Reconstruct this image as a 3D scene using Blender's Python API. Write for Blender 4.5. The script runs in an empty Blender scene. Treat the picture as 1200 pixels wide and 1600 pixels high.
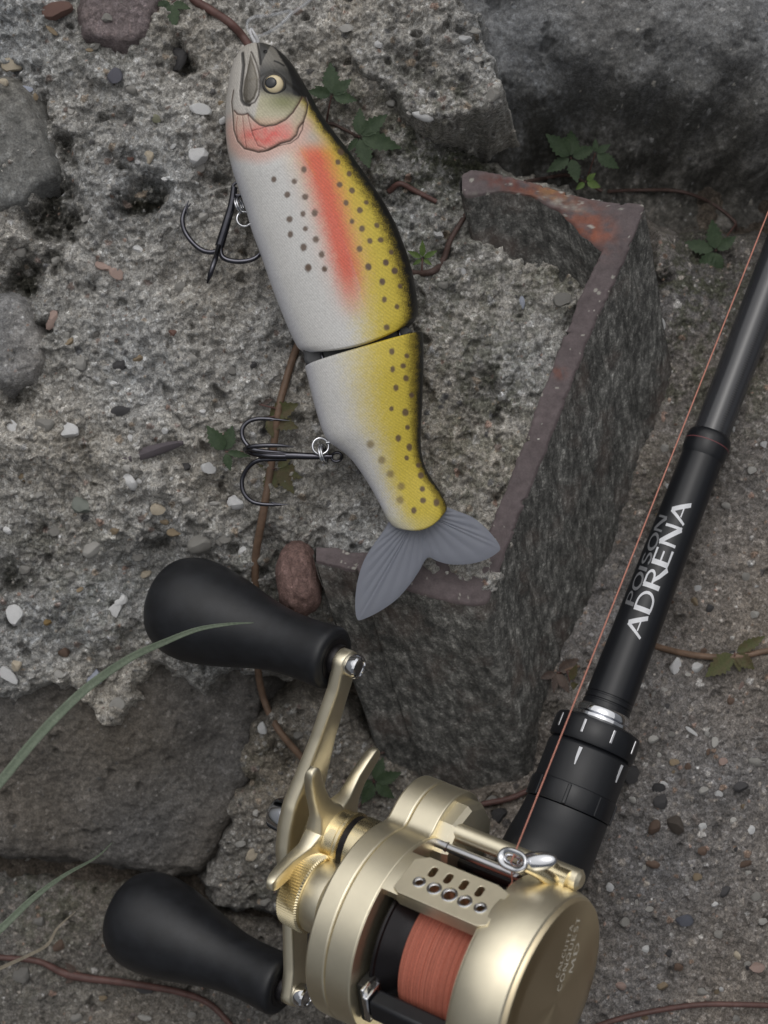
import bpy, bmesh, math, random
import numpy as np
from mathutils import Vector, Matrix

# ------------------------------------------------------------------ units: 1 u = 0.2 mm; photo pixels are u at z = 0
S = 0.0002
D = 2600.0                      # camera height above the lure plane, in u
sc = bpy.context.scene
COL = sc.collection
rng = np.random.RandomState(11)
random.seed(5)

# ------------------------------------------------------------------ camera
cam_d = bpy.data.cameras.new('camera')
cam = bpy.data.objects.new('camera', cam_d); COL.objects.link(cam)
cam.location = (0, 0, D * S)
cam_d.sensor_fit = 'VERTICAL'; cam_d.sensor_height = 36.0
cam_d.lens = 36.0 * D / 1600.0
cam_d.clip_start = 0.01; cam_d.clip_end = 200.0
cam_d.dof.use_dof = True; cam_d.dof.focus_distance = (D - 60) * S; cam_d.dof.aperture_fstop = 13.0
sc.camera = cam

# ------------------------------------------------------------------ overcast sky and soft sun
SUN_EL, SUN_AZ = math.radians(58), math.radians(-8)
w = bpy.data.worlds.new('World'); sc.world = w; w.use_nodes = True
nt = w.node_tree; nt.nodes.clear()
sky = nt.nodes.new('ShaderNodeTexSky'); sky.sky_type = 'NISHITA'; sky.sun_disc = False
sky.sun_elevation = SUN_EL; sky.sun_rotation = SUN_AZ; sky.dust_density = 6.0; sky.air_density = 1.0
hs = nt.nodes.new('ShaderNodeHueSaturation'); hs.inputs['Saturation'].default_value = 0.2
bg = nt.nodes.new('ShaderNodeBackground'); bg.inputs['Strength'].default_value = 0.085
wo = nt.nodes.new('ShaderNodeOutputWorld')
nt.links.new(sky.outputs[0], hs.inputs['Color']); nt.links.new(hs.outputs[0], bg.inputs[0]); nt.links.new(bg.outputs[0], wo.inputs[0])
sun_d = bpy.data.lights.new('sun', 'SUN'); sun_d.energy = 1.5; sun_d.angle = math.radians(105); sun_d.color = (1, .992, .975)
sun = bpy.data.objects.new('sun', sun_d); COL.objects.link(sun)
sd = Vector((math.cos(SUN_EL) * math.sin(SUN_AZ), math.cos(SUN_EL) * math.cos(SUN_AZ), math.sin(SUN_EL)))
sun.rotation_euler = (-sd).to_track_quat('-Z', 'Y').to_euler(); sun.location = sd * 3
sc.view_settings.view_transform = 'Standard'; sc.view_settings.look = 'None'
sc.view_settings.gamma = 1; sc.view_settings.use_curve_mapping = False
sc.view_settings.exposure = -0.55

# ------------------------------------------------------------------ helpers
def un(px, py, z):
    k = (D - z) / D
    return np.array([(px - 600) * k, (800 - py) * k, z], float)

def lin(c):
    c = np.asarray(c, float) / 255.0
    return np.where(c <= .04045, c / 12.92, ((c + .055) / 1.055) ** 2.4)

KL = 0.62
def alb(*c):                      # photo colour (sRGB 0-255) -> base colour
    return np.clip(lin(c) / KL, 0.004, .85)

WL = {}
def empty(name, loc, label=None, cat=None, group=None):
    o = bpy.data.objects.new(name, None); COL.objects.link(o)
    loc = np.asarray(loc, float); o.location = loc * S; o.empty_display_size = .01
    WL[o.name] = loc
    tag(o, label, cat, group)
    return o

def tag(o, label=None, cat=None, group=None, kind=None):
    if label: o['label'] = label
    if cat: o['category'] = cat
    if group: o['group'] = group
    if kind: o['kind'] = kind
    return o

def mk_mesh(name, V, F, mat, smooth=50, cols=None):
    V = np.asarray(V, np.float32); me = bpy.data.meshes.new(name)
    if isinstance(F, np.ndarray):
        nf, k = F.shape
        me.vertices.add(len(V)); me.vertices.foreach_set('co', V.ravel())
        me.loops.add(nf * k); me.loops.foreach_set('vertex_index', F.astype(np.int32).ravel())
        me.polygons.add(nf); me.polygons.foreach_set('loop_start', np.arange(0, nf * k, k, dtype=np.int32))
        me.update(calc_edges=True)
    else:
        me.from_pydata([tuple(v) for v in V.tolist()], [], [tuple(int(i) for i in f) for f in F]); me.update()
    if mat is not None: me.materials.append(mat)
    if smooth:
        me.polygons.foreach_set('use_smooth', np.ones(len(me.polygons), bool))
        if smooth < 180: me.set_sharp_from_angle(angle=math.radians(smooth))
    if cols is not None:
        a = me.color_attributes.new('Col', 'FLOAT_COLOR', 'POINT')
        c4 = np.ones((len(V), 4), np.float32); c4[:, :3] = cols
        a.data.foreach_set('color', c4.ravel())
    return me

def fixn(me):
    bm = bmesh.new(); bm.from_mesh(me); bmesh.ops.recalc_face_normals(bm, faces=bm.faces); bm.to_mesh(me); bm.free()

def add(name, V, F, mat, parent=None, loc=None, smooth=50, cols=None, bevel=0, fix=True, seg=2):
    V = np.asarray(V, float)
    if parent is not None: base = WL[parent.name]
    elif loc is not None: base = np.asarray(loc, float)
    else: base = np.array([V[:, 0].mean(), V[:, 1].mean(), V[:, 2].min()])
    me = mk_mesh(name, (V - base) * S, F, mat, smooth, cols)
    if fix: fixn(me)
    o = bpy.data.objects.new(name, me); COL.objects.link(o)
    if parent is not None: o.parent = parent
    else: o.location = base * S
    WL[o.name] = base
    if bevel:
        b = o.modifiers.new('bevel', 'BEVEL'); b.width = bevel * S; b.segments = seg; b.limit_method = 'ANGLE'; b.angle_limit = math.radians(35)
        b.harden_normals = False
    return o

def frame(V, o, ex, ey, ez):
    V = np.asarray(V, float)
    return np.asarray(o) + V[:, :1] * np.asarray(ex) + V[:, 1:2] * np.asarray(ey) + V[:, 2:3] * np.asarray(ez)

def lathe(prof, n=64):            # prof (r, h) -> axis z ; caps when r == 0 at the ends
    V = []; F = []
    idx = []
    for r, h in prof:
        if r <= 1e-6:
            idx.append([len(V)]); V.append((0, 0, h))
        else:
            idx.append(list(range(len(V), len(V) + n)))
            for i in range(n):
                t = 2 * math.pi * i / n; V.append((r * math.cos(t), r * math.sin(t), h))
    for A, B in zip(idx[:-1], idx[1:]):
        for i in range(n):
            j = (i + 1) % n
            if len(A) == 1 and len(B) == 1: continue
            if len(A) == 1: F.append((A[0], B[i], B[j]))
            elif len(B) == 1: F.append((A[i], B[0], A[j]))
            else: F.append((A[i], A[j], B[j], B[i]))
    return np.array(V), F

def crom(P, n):                   # Catmull-Rom through points
    P = np.asarray(P, float); Q = np.vstack([2 * P[0] - P[1], P, 2 * P[-1] - P[-2]])
    out = []
    for i in range(1, len(Q) - 2):
        t = np.linspace(0, 1, n, endpoint=False)[:, None]
        a, b, c, d = Q[i - 1], Q[i], Q[i + 1], Q[i + 2]
        out.append(.5 * ((2 * b) + (-a + c) * t + (2 * a - 5 * b + 4 * c - d) * t ** 2 + (-a + 3 * b - 3 * c + d) * t ** 3))
    out.append(P[-1:])
    return np.vstack(out)

def tube(path, rad, n=10, flat=1.0, closed=False):
    path = np.asarray(path, float); m = len(path)
    rad = np.full(m, rad, float) if np.isscalar(rad) else np.interp(np.linspace(0, 1, m), np.linspace(0, 1, len(rad)), rad)
    if closed: T = np.roll(path, -1, 0) - np.roll(path, 1, 0)
    else: T = np.gradient(path, axis=0)
    T /= np.linalg.norm(T, axis=1)[:, None] + 1e-9
    up = np.array([0, 0, 1.0])
    if abs(T[0] @ up) > .9: up = np.array([1.0, 0, 0])
    N = np.cross(T[0], up); N /= np.linalg.norm(N); V = []
    for i in range(m):
        N = N - (N @ T[i]) * T[i]; N /= np.linalg.norm(N); B = np.cross(T[i], N)
        for k in range(n):
            t = 2 * math.pi * k / n
            V.append(path[i] + rad[i] * (math.cos(t) * N + flat * math.sin(t) * B))
    F = []
    for i in range(m if closed else m - 1):
        i2 = (i + 1) % m
        for k in range(n):
            F.append((i * n + k, i * n + (k + 1) % n, i2 * n + (k + 1) % n, i2 * n + k))
    if not closed:
        F.append(tuple(range(n))[::-1]); F.append(tuple((m - 1) * n + k for k in range(n)))
    return np.array(V), F

def prism(poly, h0, h1):
    n = len(poly); V = [(x, y, h0) for x, y in poly] + [(x, y, h1) for x, y in poly]
    F = [(i, (i + 1) % n, n + (i + 1) % n, n + i) for i in range(n)] + [tuple(range(n))[::-1], tuple(range(n, 2 * n))]
    return np.array(V, float), F

def box(x0, x1, y0, y1, z0, z1):
    return prism([(x0, y0), (x1, y0), (x1, y1), (x0, y1)], z0, z1)

def join(*parts):
    V = []; F = []; o = 0
    for v, f in parts:
        V.append(np.asarray(v, float)); F += [tuple(i + o for i in q) for q in f]; o += len(v)
    return np.vstack(V), F

def cut(o, V, F, bev=0, bevel_sel=None):          # boolean difference, applied; the cutter is removed
    me = mk_mesh('cutter', (np.asarray(V, float) - WL[o.name]) * S, F, None, 0); fixn(me)
    c = bpy.data.objects.new('cutter', me); COL.objects.link(c)
    c.matrix_world = o.matrix_world.copy()
    c.location = Vector(WL[o.name] * S)
    if bev:
        b = c.modifiers.new('b', 'BEVEL'); b.width = bev * S; b.segments = 5; b.limit_method = 'ANGLE'
    m = o.modifiers.new('cut', 'BOOLEAN'); m.operation = 'DIFFERENCE'; m.solver = 'EXACT'; m.object = c
    bpy.context.view_layer.update()
    dg = bpy.context.evaluated_depsgraph_get()
    new = bpy.data.meshes.new_from_object(o.evaluated_get(dg)); o.modifiers.clear()
    old = o.data; o.data = new; bpy.data.meshes.remove(old)
    bpy.data.objects.remove(c); bpy.data.meshes.remove(me)
    new.polygons.foreach_set('use_smooth', np.ones(len(new.polygons), bool)); new.set_sharp_from_angle(angle=math.radians(32))

# ------------------------------------------------------------------ noise
def _tab(seed):
    r = np.random.RandomState(seed); p = r.permutation(512); p = np.concatenate([p, p])
    g = r.uniform(0, 2 * math.pi, 512); return p, np.cos(g), np.sin(g)
_T = {}
def noise(x, y, seed=0):
    if seed not in _T: _T[seed] = _tab(seed)
    p, gx, gy = _T[seed]
    x0 = np.floor(x); y0 = np.floor(y); fx = x - x0; fy = y - y0
    xi = x0.astype(np.int64) & 511; yi = y0.astype(np.int64) & 511; x1 = (xi + 1) & 511; y1 = (yi + 1) & 511
    u = fx * fx * fx * (fx * (fx * 6 - 15) + 10); v = fy * fy * fy * (fy * (fy * 6 - 15) + 10)
    def g(a, b, dx, dy):
        h = p[p[a] + b]; return gx[h] * dx + gy[h] * dy
    n0 = g(xi, yi, fx, fy) * (1 - u) + g(x1, yi, fx - 1, fy) * u
    n1 = g(xi, y1, fx, fy - 1) * (1 - u) + g(x1, y1, fx - 1, fy - 1) * u
    return (n0 * (1 - v) + n1 * v) * 1.6
def fbm(x, y, scale, octv=4, seed=0, gain=.5):
    r = 0; a = 1; t = 0
    for i in range(octv):
        f = 2 ** i / scale
        r = r + a * noise(x * f + 13.7 * i, y * f + 7.1 * i, seed + i); t += a; a *= gain
    return r / t

def pdist(X, Y, P, closed=True):      # signed distance (inside +) or distance to a polyline
    P = np.asarray(P, float); n = len(P); d2 = np.full(X.shape, 1e18); ins = np.zeros(X.shape, bool)
    for i in range(n if closed else n - 1):
        a = P[i]; b = P[(i + 1) % n]; e = b - a
        t = np.clip(((X - a[0]) * e[0] + (Y - a[1]) * e[1]) / (e @ e + 1e-12), 0, 1)
        dx = X - a[0] - t * e[0]; dy = Y - a[1] - t * e[1]; np.minimum(d2, dx * dx + dy * dy, out=d2)
        if closed:
            c = ((a[1] > Y) != (b[1] > Y)); 
            if e[1] != 0: ins ^= c & (X < (Y - a[1]) * e[0] / e[1] + a[0])
    d = np.sqrt(d2)
    return np.where(ins, d, -d) if closed else d

def sstep(a, b, x):
    t = np.clip((x - a) / (b - a), 0, 1); return t * t * (3 - 2 * t)

# ------------------------------------------------------------------ materials
class NB:
    def __init__(s, name):
        s.m = bpy.data.materials.new(name); s.m.use_nodes = True; s.t = s.m.node_tree; s.t.nodes.clear()
        s.o = s.n('ShaderNodeOutputMaterial'); s.b = s.n('ShaderNodeBsdfPrincipled'); s.l(s.b.outputs[0], s.o.inputs[0])
        tc = s.n('ShaderNodeTexCoord'); vm = s.n('ShaderNodeVectorMath'); vm.operation = 'SCALE'; vm.inputs['Scale'].default_value = 1 / S
        s.l(tc.outputs['Object'], vm.inputs[0]); s.co = vm.outputs[0]
    def n(s, t): return s.t.nodes.new(t)
    def l(s, a, b): s.t.links.new(a, b)
    def noise(s, scale, detail=4, rough=.6, vec=None, stretch=None):
        x = s.n('ShaderNodeTexNoise'); x.inputs['Scale'].default_value = 1.0 / scale; x.inputs['Detail'].default_value = detail; x.inputs['Roughness'].default_value = rough
        v = vec or s.co
        if stretch:
            mp = s.n('ShaderNodeMapping'); mp.inputs['Scale'].default_value = stretch; s.l(v, mp.inputs[0]); v = mp.outputs[0]
        s.l(v, x.inputs['Vector']); return x.outputs['Fac']
    def ramp(s, fac, stops):
        r = s.n('ShaderNodeValToRGB'); e = r.color_ramp.elements
        while len(e) < len(stops): e.new(.5)
        for q, (p, c) in zip(e, stops):
            q.position = p; q.color = (c, c, c, 1) if np.isscalar(c) else (*c, 1)
        s.l(fac, r.inputs[0]); return r.outputs[0]
    def mix(s, a, b, fac, mode='MIX'):
        m = s.n('ShaderNodeMix'); m.data_type = 'RGBA'; m.blend_type = mode
        for v, i in ((a, 6), (b, 7)):
            if hasattr(v, 'links'): s.l(v, m.inputs[i])
            else: m.inputs[i].default_value = (*v, 1) if not np.isscalar(v) else (v, v, v, 1)
        if hasattr(fac, 'links'): s.l(fac, m.inputs[0])
        else: m.inputs[0].default_value = fac
        return m.outputs[2]
    def attr(s, name='Col'):
        a = s.n('ShaderNodeAttribute'); a.attribute_name = name; return a.outputs['Color']
    def bump(s, h, dist, strength=1.0, prev=None):
        b = s.n('ShaderNodeBump'); b.inputs['Distance'].default_value = dist * S; b.inputs['Strength'].default_value = strength
        s.l(h, b.inputs['Height'])
        if prev is not None: s.l(prev, b.inputs['Normal'])
        return b.outputs[0]
    def done(s, col=None, rough=.5, metal=0, normal=None, spec=None, **kw):
        if col is not None:
            if hasattr(col, 'links'): s.l(col, s.b.inputs['Base Color'])
            else: s.b.inputs['Base Color'].default_value = (*col, 1)
        if hasattr(rough, 'links'): s.l(rough, s.b.inputs['Roughness'])
        else: s.b.inputs['Roughness'].default_value = rough
        s.b.inputs['Metallic'].default_value = metal
        if normal is not None: s.l(normal, s.b.inputs['Normal'])
        if spec is not None: s.b.inputs['Specular IOR Level'].default_value = spec
        for k, v in kw.items(): s.b.inputs[k.replace('_', ' ')].default_value = v
        return s.m

def mat_rock(name, grain=2.2, bamp=1.2, contrast=.55, spec=.25, cellm=.85):
    b = NB(name); c = b.attr()
    f1 = b.noise(grain, 5, .7); f2 = b.noise(grain * 6, 4, .65)
    v = b.n('ShaderNodeTexVoronoi'); v.inputs['Scale'].default_value = 1 / (grain * 2.1); b.l(b.co, v.inputs['Vector'])
    cellv = b.n('ShaderNodeSeparateColor'); b.l(v.outputs['Color'], cellv.inputs[0])
    g1 = b.ramp(f1, [(.28, 1 - contrast), (.5, 1.0), (.72, 1 + contrast)]); g2 = b.ramp(f2, [(.3, .74), (.7, 1.2)])
    g3 = b.ramp(cellv.outputs[0], [(0, (.62, .61, .60)), (.25, (.9, .88, .85)), (.6, (1.0, 1.0, 1.0)), (.85, (1.2, 1.16, 1.1)), (.94, (1.35, 1.37, 1.4)), (1, (1.9, 1.9, 1.9))])
    v2 = b.n('ShaderNodeTexVoronoi'); v2.inputs['Scale'].default_value = 1 / (grain * .85); b.l(b.co, v2.inputs['Vector'])
    cell2 = b.n('ShaderNodeSeparateColor'); b.l(v2.outputs['Color'], cell2.inputs[0]); g4 = b.ramp(cell2.outputs[1], [(0, .66), (.5, 1), (1, 1.4)])
    c = b.mix(c, g1, 1, 'MULTIPLY'); c = b.mix(c, g2, 1, 'MULTIPLY'); c = b.mix(c, g3, cellm, 'MULTIPLY'); c = b.mix(c, g4, cellm, 'MULTIPLY')
    n = b.bump(f2, bamp * 3, .6); n = b.bump(f1, bamp, 1.0, n)
    return b.done(c, .9, 0, n, spec)

def mat_plain(name, col, rough=.5, metal=0, ns=None, na=.15, bs=None, bd=.5, spec=None, stretch=None, **kw):
    b = NB(name); c = tuple(col)
    if ns:
        f = b.noise(ns, 4, .6, stretch=stretch); c = b.mix(c, b.ramp(f, [(.25, 1 - na), (.75, 1 + na)]), 1, 'MULTIPLY')
    n = None
    if bs: n = b.bump(b.noise(bs, 3, .6, stretch=stretch), bd)
    return b.done(c, rough, metal, n, spec, **kw)

MT = {}
MT['concrete'] = mat_rock('weathered concrete', 2.6, 1.1, .5)
MT['stone'] = mat_rock('dark stone', 3.0, .8, .4, .25, .45)
MT['soil'] = mat_rock('soil', 4.0, 1.6, .5, .15)
def mat_pebble():
    b = NB('pebble'); oi = b.n('ShaderNodeObjectInfo')
    f = b.noise(9, 4, .65); f2 = b.noise(2.2, 4, .6)
    c = b.mix(oi.outputs['Color'], b.ramp(f, [(.3, .72), (.7, 1.12)]), 1, 'MULTIPLY')
    c = b.mix(c, b.ramp(f2, [(.3, .8), (.7, 1.15)]), 1, 'MULTIPLY')
    return b.done(c, .6, 0, b.bump(f2, .5, .8, b.bump(f, 1.5, .6)), .4)
MT['pebble'] = mat_pebble()
def mat_gold(name, col, rough, ns=(1, 1, 1), dirt=.25):
    b = NB(name); f = b.noise(1.3, 2, .5, stretch=ns); g = b.noise(60, 3, .6)
    c = b.mix(tuple(col), b.ramp(g, [(.3, 1 - dirt), (.7, 1.03)]), 1, 'MULTIPLY')
    r = b.ramp(f, [(.3, rough - .05), (.7, rough + .07)])
    return b.done(c, r, 1.0, b.bump(f, .05, .12))
MT['gold'] = mat_gold('champagne gold anodised', (.95, .87, .67), .40, dirt=.10)
MT['gold_deep'] = mat_gold('deep gold anodised', (.88, .76, .50), .26, dirt=.2)
MT['gold_cap'] = mat_gold('brushed gold cap', (.60, .50, .33), .30, dirt=.1)
MT['gold_text'] = mat_plain('engraved pale gold', (.85, .80, .68), .5, .2)
MT['chrome'] = mat_plain('chrome', (.72, .73, .76), .09, 1.0, 40, .06)
MT['steel'] = mat_plain('steel', (.50, .50, .52), .28, 1.0, 30, .12)
MT['hook'] = mat_plain('black nickel hook', (.10, .10, .115), .2, 1.0, 14, .2)
MT['eva'] = mat_plain('black foam knob', (.012, .013, .016), .42, 0, 26, .45, 1.6, .25, .5)
MT['rod'] = mat_plain('black rod lacquer', (.009, .010, .013), .34, 0, 80, .2, spec=.5)
MT['rod_satin'] = mat_plain('satin black reel seat', (.013, .014, .017), .42, 0, 60, .2, 2.0, .06, .5)
MT['rod_white'] = mat_plain('silver lettering', (.68, .69, .72), .4, .1)
MT['rod_grey'] = mat_plain('grey lettering', (.20, .203, .215), .35, .2)
MT['spool_dark'] = mat_plain('dark anodised spool', (.022, .02, .022), .3, .6, 40, .3)
def mat_thread():
    b = NB('orange braided line'); at = b.attr()
    f = b.noise(1.6, 4, .6); c = b.mix(at, b.ramp(f, [(.25, .72), (.75, 1.22)]), 1, 'MULTIPLY')
    return b.done(c, .62, 0, b.bump(f, .5, .6), .3)
MT['thread'] = mat_thread()
MT['line'] = mat_plain('orange line', (.55, .23, .17), .5, 0, 3, .15)
def mat_lure():
    b = NB('lure paint'); c = b.attr()
    v = b.n('ShaderNodeTexVoronoi'); v.inputs['Scale'].default_value = 1 / 3.6; b.l(b.co, v.inputs['Vector'])
    f = b.noise(1.7, 2, .5)
    wv = b.n('ShaderNodeTexWave'); wv.inputs['Scale'].default_value = .115; wv.inputs['Distortion'].default_value = 1.2; wv.inputs['Detail'].default_value = 1.0; wv.bands_direction = 'DIAGONAL'; b.l(b.co, wv.inputs['Vector'])
    c = b.mix(c, b.ramp(f, [(.3, .90), (.7, 1.07)]), 1, 'MULTIPLY'); c = b.mix(c, b.ramp(v.outputs['Distance'], [(0, 1.08), (.8, .88)]), .7, 'MULTIPLY'); c = b.mix(c, b.ramp(wv.outputs['Fac'], [(0, .93), (1, 1.05)]), 1, 'MULTIPLY')
    n = b.bump(v.outputs['Distance'], .45, .5, b.bump(wv.outputs['Fac'], .15, .4))
    return b.done(c, .44, 0, n, .45, Coat_Weight=.12, Coat_Roughness=.2)
MT['lure'] = mat_lure()
def mat_fin():
    b = NB('translucent tail silicone'); f = b.noise(30, 3, .5)
    m = b.done((.33, .35, .41), .38, 0, None, .4)
    tr = b.n('ShaderNodeBsdfTransparent'); tl = b.n('ShaderNodeBsdfTranslucent'); tl.inputs[0].default_value = (.27, .29, .36, 1)
    m1 = b.n('ShaderNodeMixShader'); m1.inputs[0].default_value = .3; b.l(b.b.outputs[0], m1.inputs[1]); b.l(tl.outputs[0], m1.inputs[2])
    m2 = b.n('ShaderNodeMixShader'); m2.inputs[0].default_value = .26; b.l(m1.outputs[0], m2.inputs[1]); b.l(tr.outputs[0], m2.inputs[2])
    b.l(m2.outputs[0], b.o.inputs[0]); return m
MT['fin'] = mat_fin()
def mat_nylon():
    b = NB('clear nylon'); m = b.done((.6, .62, .65), .2, 0, None, .5)
    tr = b.n('ShaderNodeBsdfTransparent'); m2 = b.n('ShaderNodeMixShader'); m2.inputs[0].default_value = .74
    b.l(b.b.outputs[0], m2.inputs[1]); b.l(tr.outputs[0], m2.inputs[2]); b.l(m2.outputs[0], b.o.inputs[0]); return m
MT['nylon'] = mat_nylon()
def mat_leaf(name, col, col2):
    b = NB(name); f = b.noise(16, 4, .6); f2 = b.noise(3, 3, .6)
    c = b.mix(tuple(col), tuple(col2), b.ramp(f, [(.4, 0), (.68, 1)])); c = b.mix(c, b.ramp(f2, [(.3, .8), (.7, 1.15)]), 1, 'MULTIPLY')
    m = b.done(c, .55, 0, b.bump(f2, .6, .7), .3)
    tl = b.n('ShaderNodeBsdfTranslucent'); b.l(c, tl.inputs[0]); mx = b.n('ShaderNodeMixShader'); mx.inputs[0].default_value = .25
    b.l(b.b.outputs[0], mx.inputs[1]); b.l(tl.outputs[0], mx.inputs[2]); b.l(mx.outputs[0], b.o.inputs[0]); return m
MT['leaf'] = mat_leaf('creeper leaf', (.048, .078, .04), (.07, .105, .055))
MT['leaf_bright'] = mat_leaf('young creeper leaf', (.10, .17, .04), (.14, .20, .06))
MT['leaf_brown'] = mat_leaf('withered leaf', (.10, .075, .065), (.15, .11, .09))
MT['leaf_olive'] = mat_leaf('olive leaf', (.11, .12, .05), (.13, .10, .055))
MT['grass'] = mat_leaf('grass blade', (.19, .235, .17), (.23, .275, .205))
MT['straw'] = mat_leaf('dry straw', (.30, .26, .20), (.36, .32, .25))
MT['stem_red'] = mat_plain('red creeper stem', (.115, .058, .05), .55, 0, 18, .35, 4, .6)
MT['stem_brown'] = mat_plain('brown creeper stem', (.165, .105, .07), .6, 0, 18, .35, 4, .6)
MT['stem_dark'] = mat_plain('dark woody stem', (.075, .045, .038), .65, 0, 12, .4, 4, .8)
MT['eye_white'] = mat_plain('cream eye', (.80, .68, .45), .15, 0, 10, .06, Coat_Weight=.6)
MT['eye_dark'] = mat_plain('dark pupil', (.035, .037, .042), .12, 0)
MT['eye_ring'] = mat_plain('eye socket', (.045, .042, .038), .35, 0)
MT['black'] = mat_plain('matt black', (.012, .012, .012), .5)
MT['white_cord'] = mat_plain('pale cord', (.6, .6, .62), .5, 0, 3, .2)
def mat_rim():
    b = NB('rust painted steel edge'); c = b.attr(); f = b.noise(14, 5, .65); f2 = b.noise(3, 3, .6)
    c = b.mix(c, b.ramp(f, [(.3, .78), (.7, 1.15)]), 1, 'MULTIPLY')
    c = b.mix(c, b.ramp(f2, [(.3, .9), (.7, 1.08)]), 1, 'MULTIPLY')
    return b.done(c, .68, 0, b.bump(f2, .5, .6, b.bump(f, 1.2, .5)), .3)
MT['rim'] = mat_rim()
def mat_web():
    b = NB('corroded steel'); u = b.n('ShaderNodeAttribute'); u.attribute_name = 'flow'
    f = b.noise(.10, 8, .72, vec=u.outputs['Vector']); f2 = b.noise(.34, 5, .65, vec=u.outputs['Vector']); f3 = b.noise(2.6, 5, .7); g = b.noise(70, 4, .6)
    v = b.n('ShaderNodeTexVoronoi'); v.inputs['Scale'].default_value = 1 / 3.4; b.l(b.co, v.inputs['Vector']); sc_ = b.n('ShaderNodeSeparateColor'); b.l(v.outputs['Color'], sc_.inputs[0])
    c = b.ramp(f, [(.28, (.045, .045, .044)), (.46, (.11, .109, .103)), (.56, (.20, .197, .185)), (.62, (.32, .315, .295)), (.72, (.44, .43, .41))])
    c = b.mix(c, b.ramp(f2, [(.3, .5), (.7, 1.3)]), 1, 'MULTIPLY'); c = b.mix(c, b.ramp(f3, [(.3, .7), (.55, 1.0), (.75, 1.45)]), 1, 'MULTIPLY')
    c = b.mix(c, b.ramp(sc_.outputs[0], [(0, .7), (.6, 1.0), (.9, 1.25), (1, 1.9)]), .8, 'MULTIPLY')
    c = b.mix(c, (.13, .092, .078), b.ramp(g, [(.52, 0), (.72, .5)]))
    return b.done(c, .82, 0, b.bump(f3, 1.6, .9, b.bump(f, 3.2, .8)), .25)
MT['web'] = mat_web()

# ------------------------------------------------------------------ terrain: each rock is a height field of its own
def axis_coords(lo, hi, dlo, dhi, st=1.8):
    return np.concatenate([np.arange(lo, dlo, 9.0), np.arange(dlo, dhi, st), np.arange(dhi, hi, 9.0)])
GX = axis_coords(-960, 960, -668, 668); GY = axis_coords(-1220, 1220, -884, 884)

def idw(X, Y, C, eps=70.0):
    W_ = 0; Z = 0
    for px, py, z in C:
        q = un(px, py, z); wv = 1.0 / ((X - q[0]) ** 2 + (Y - q[1]) ** 2 + eps * eps) ** 2
        W_ = W_ + wv; Z = Z + wv * z
    return Z / W_

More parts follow.
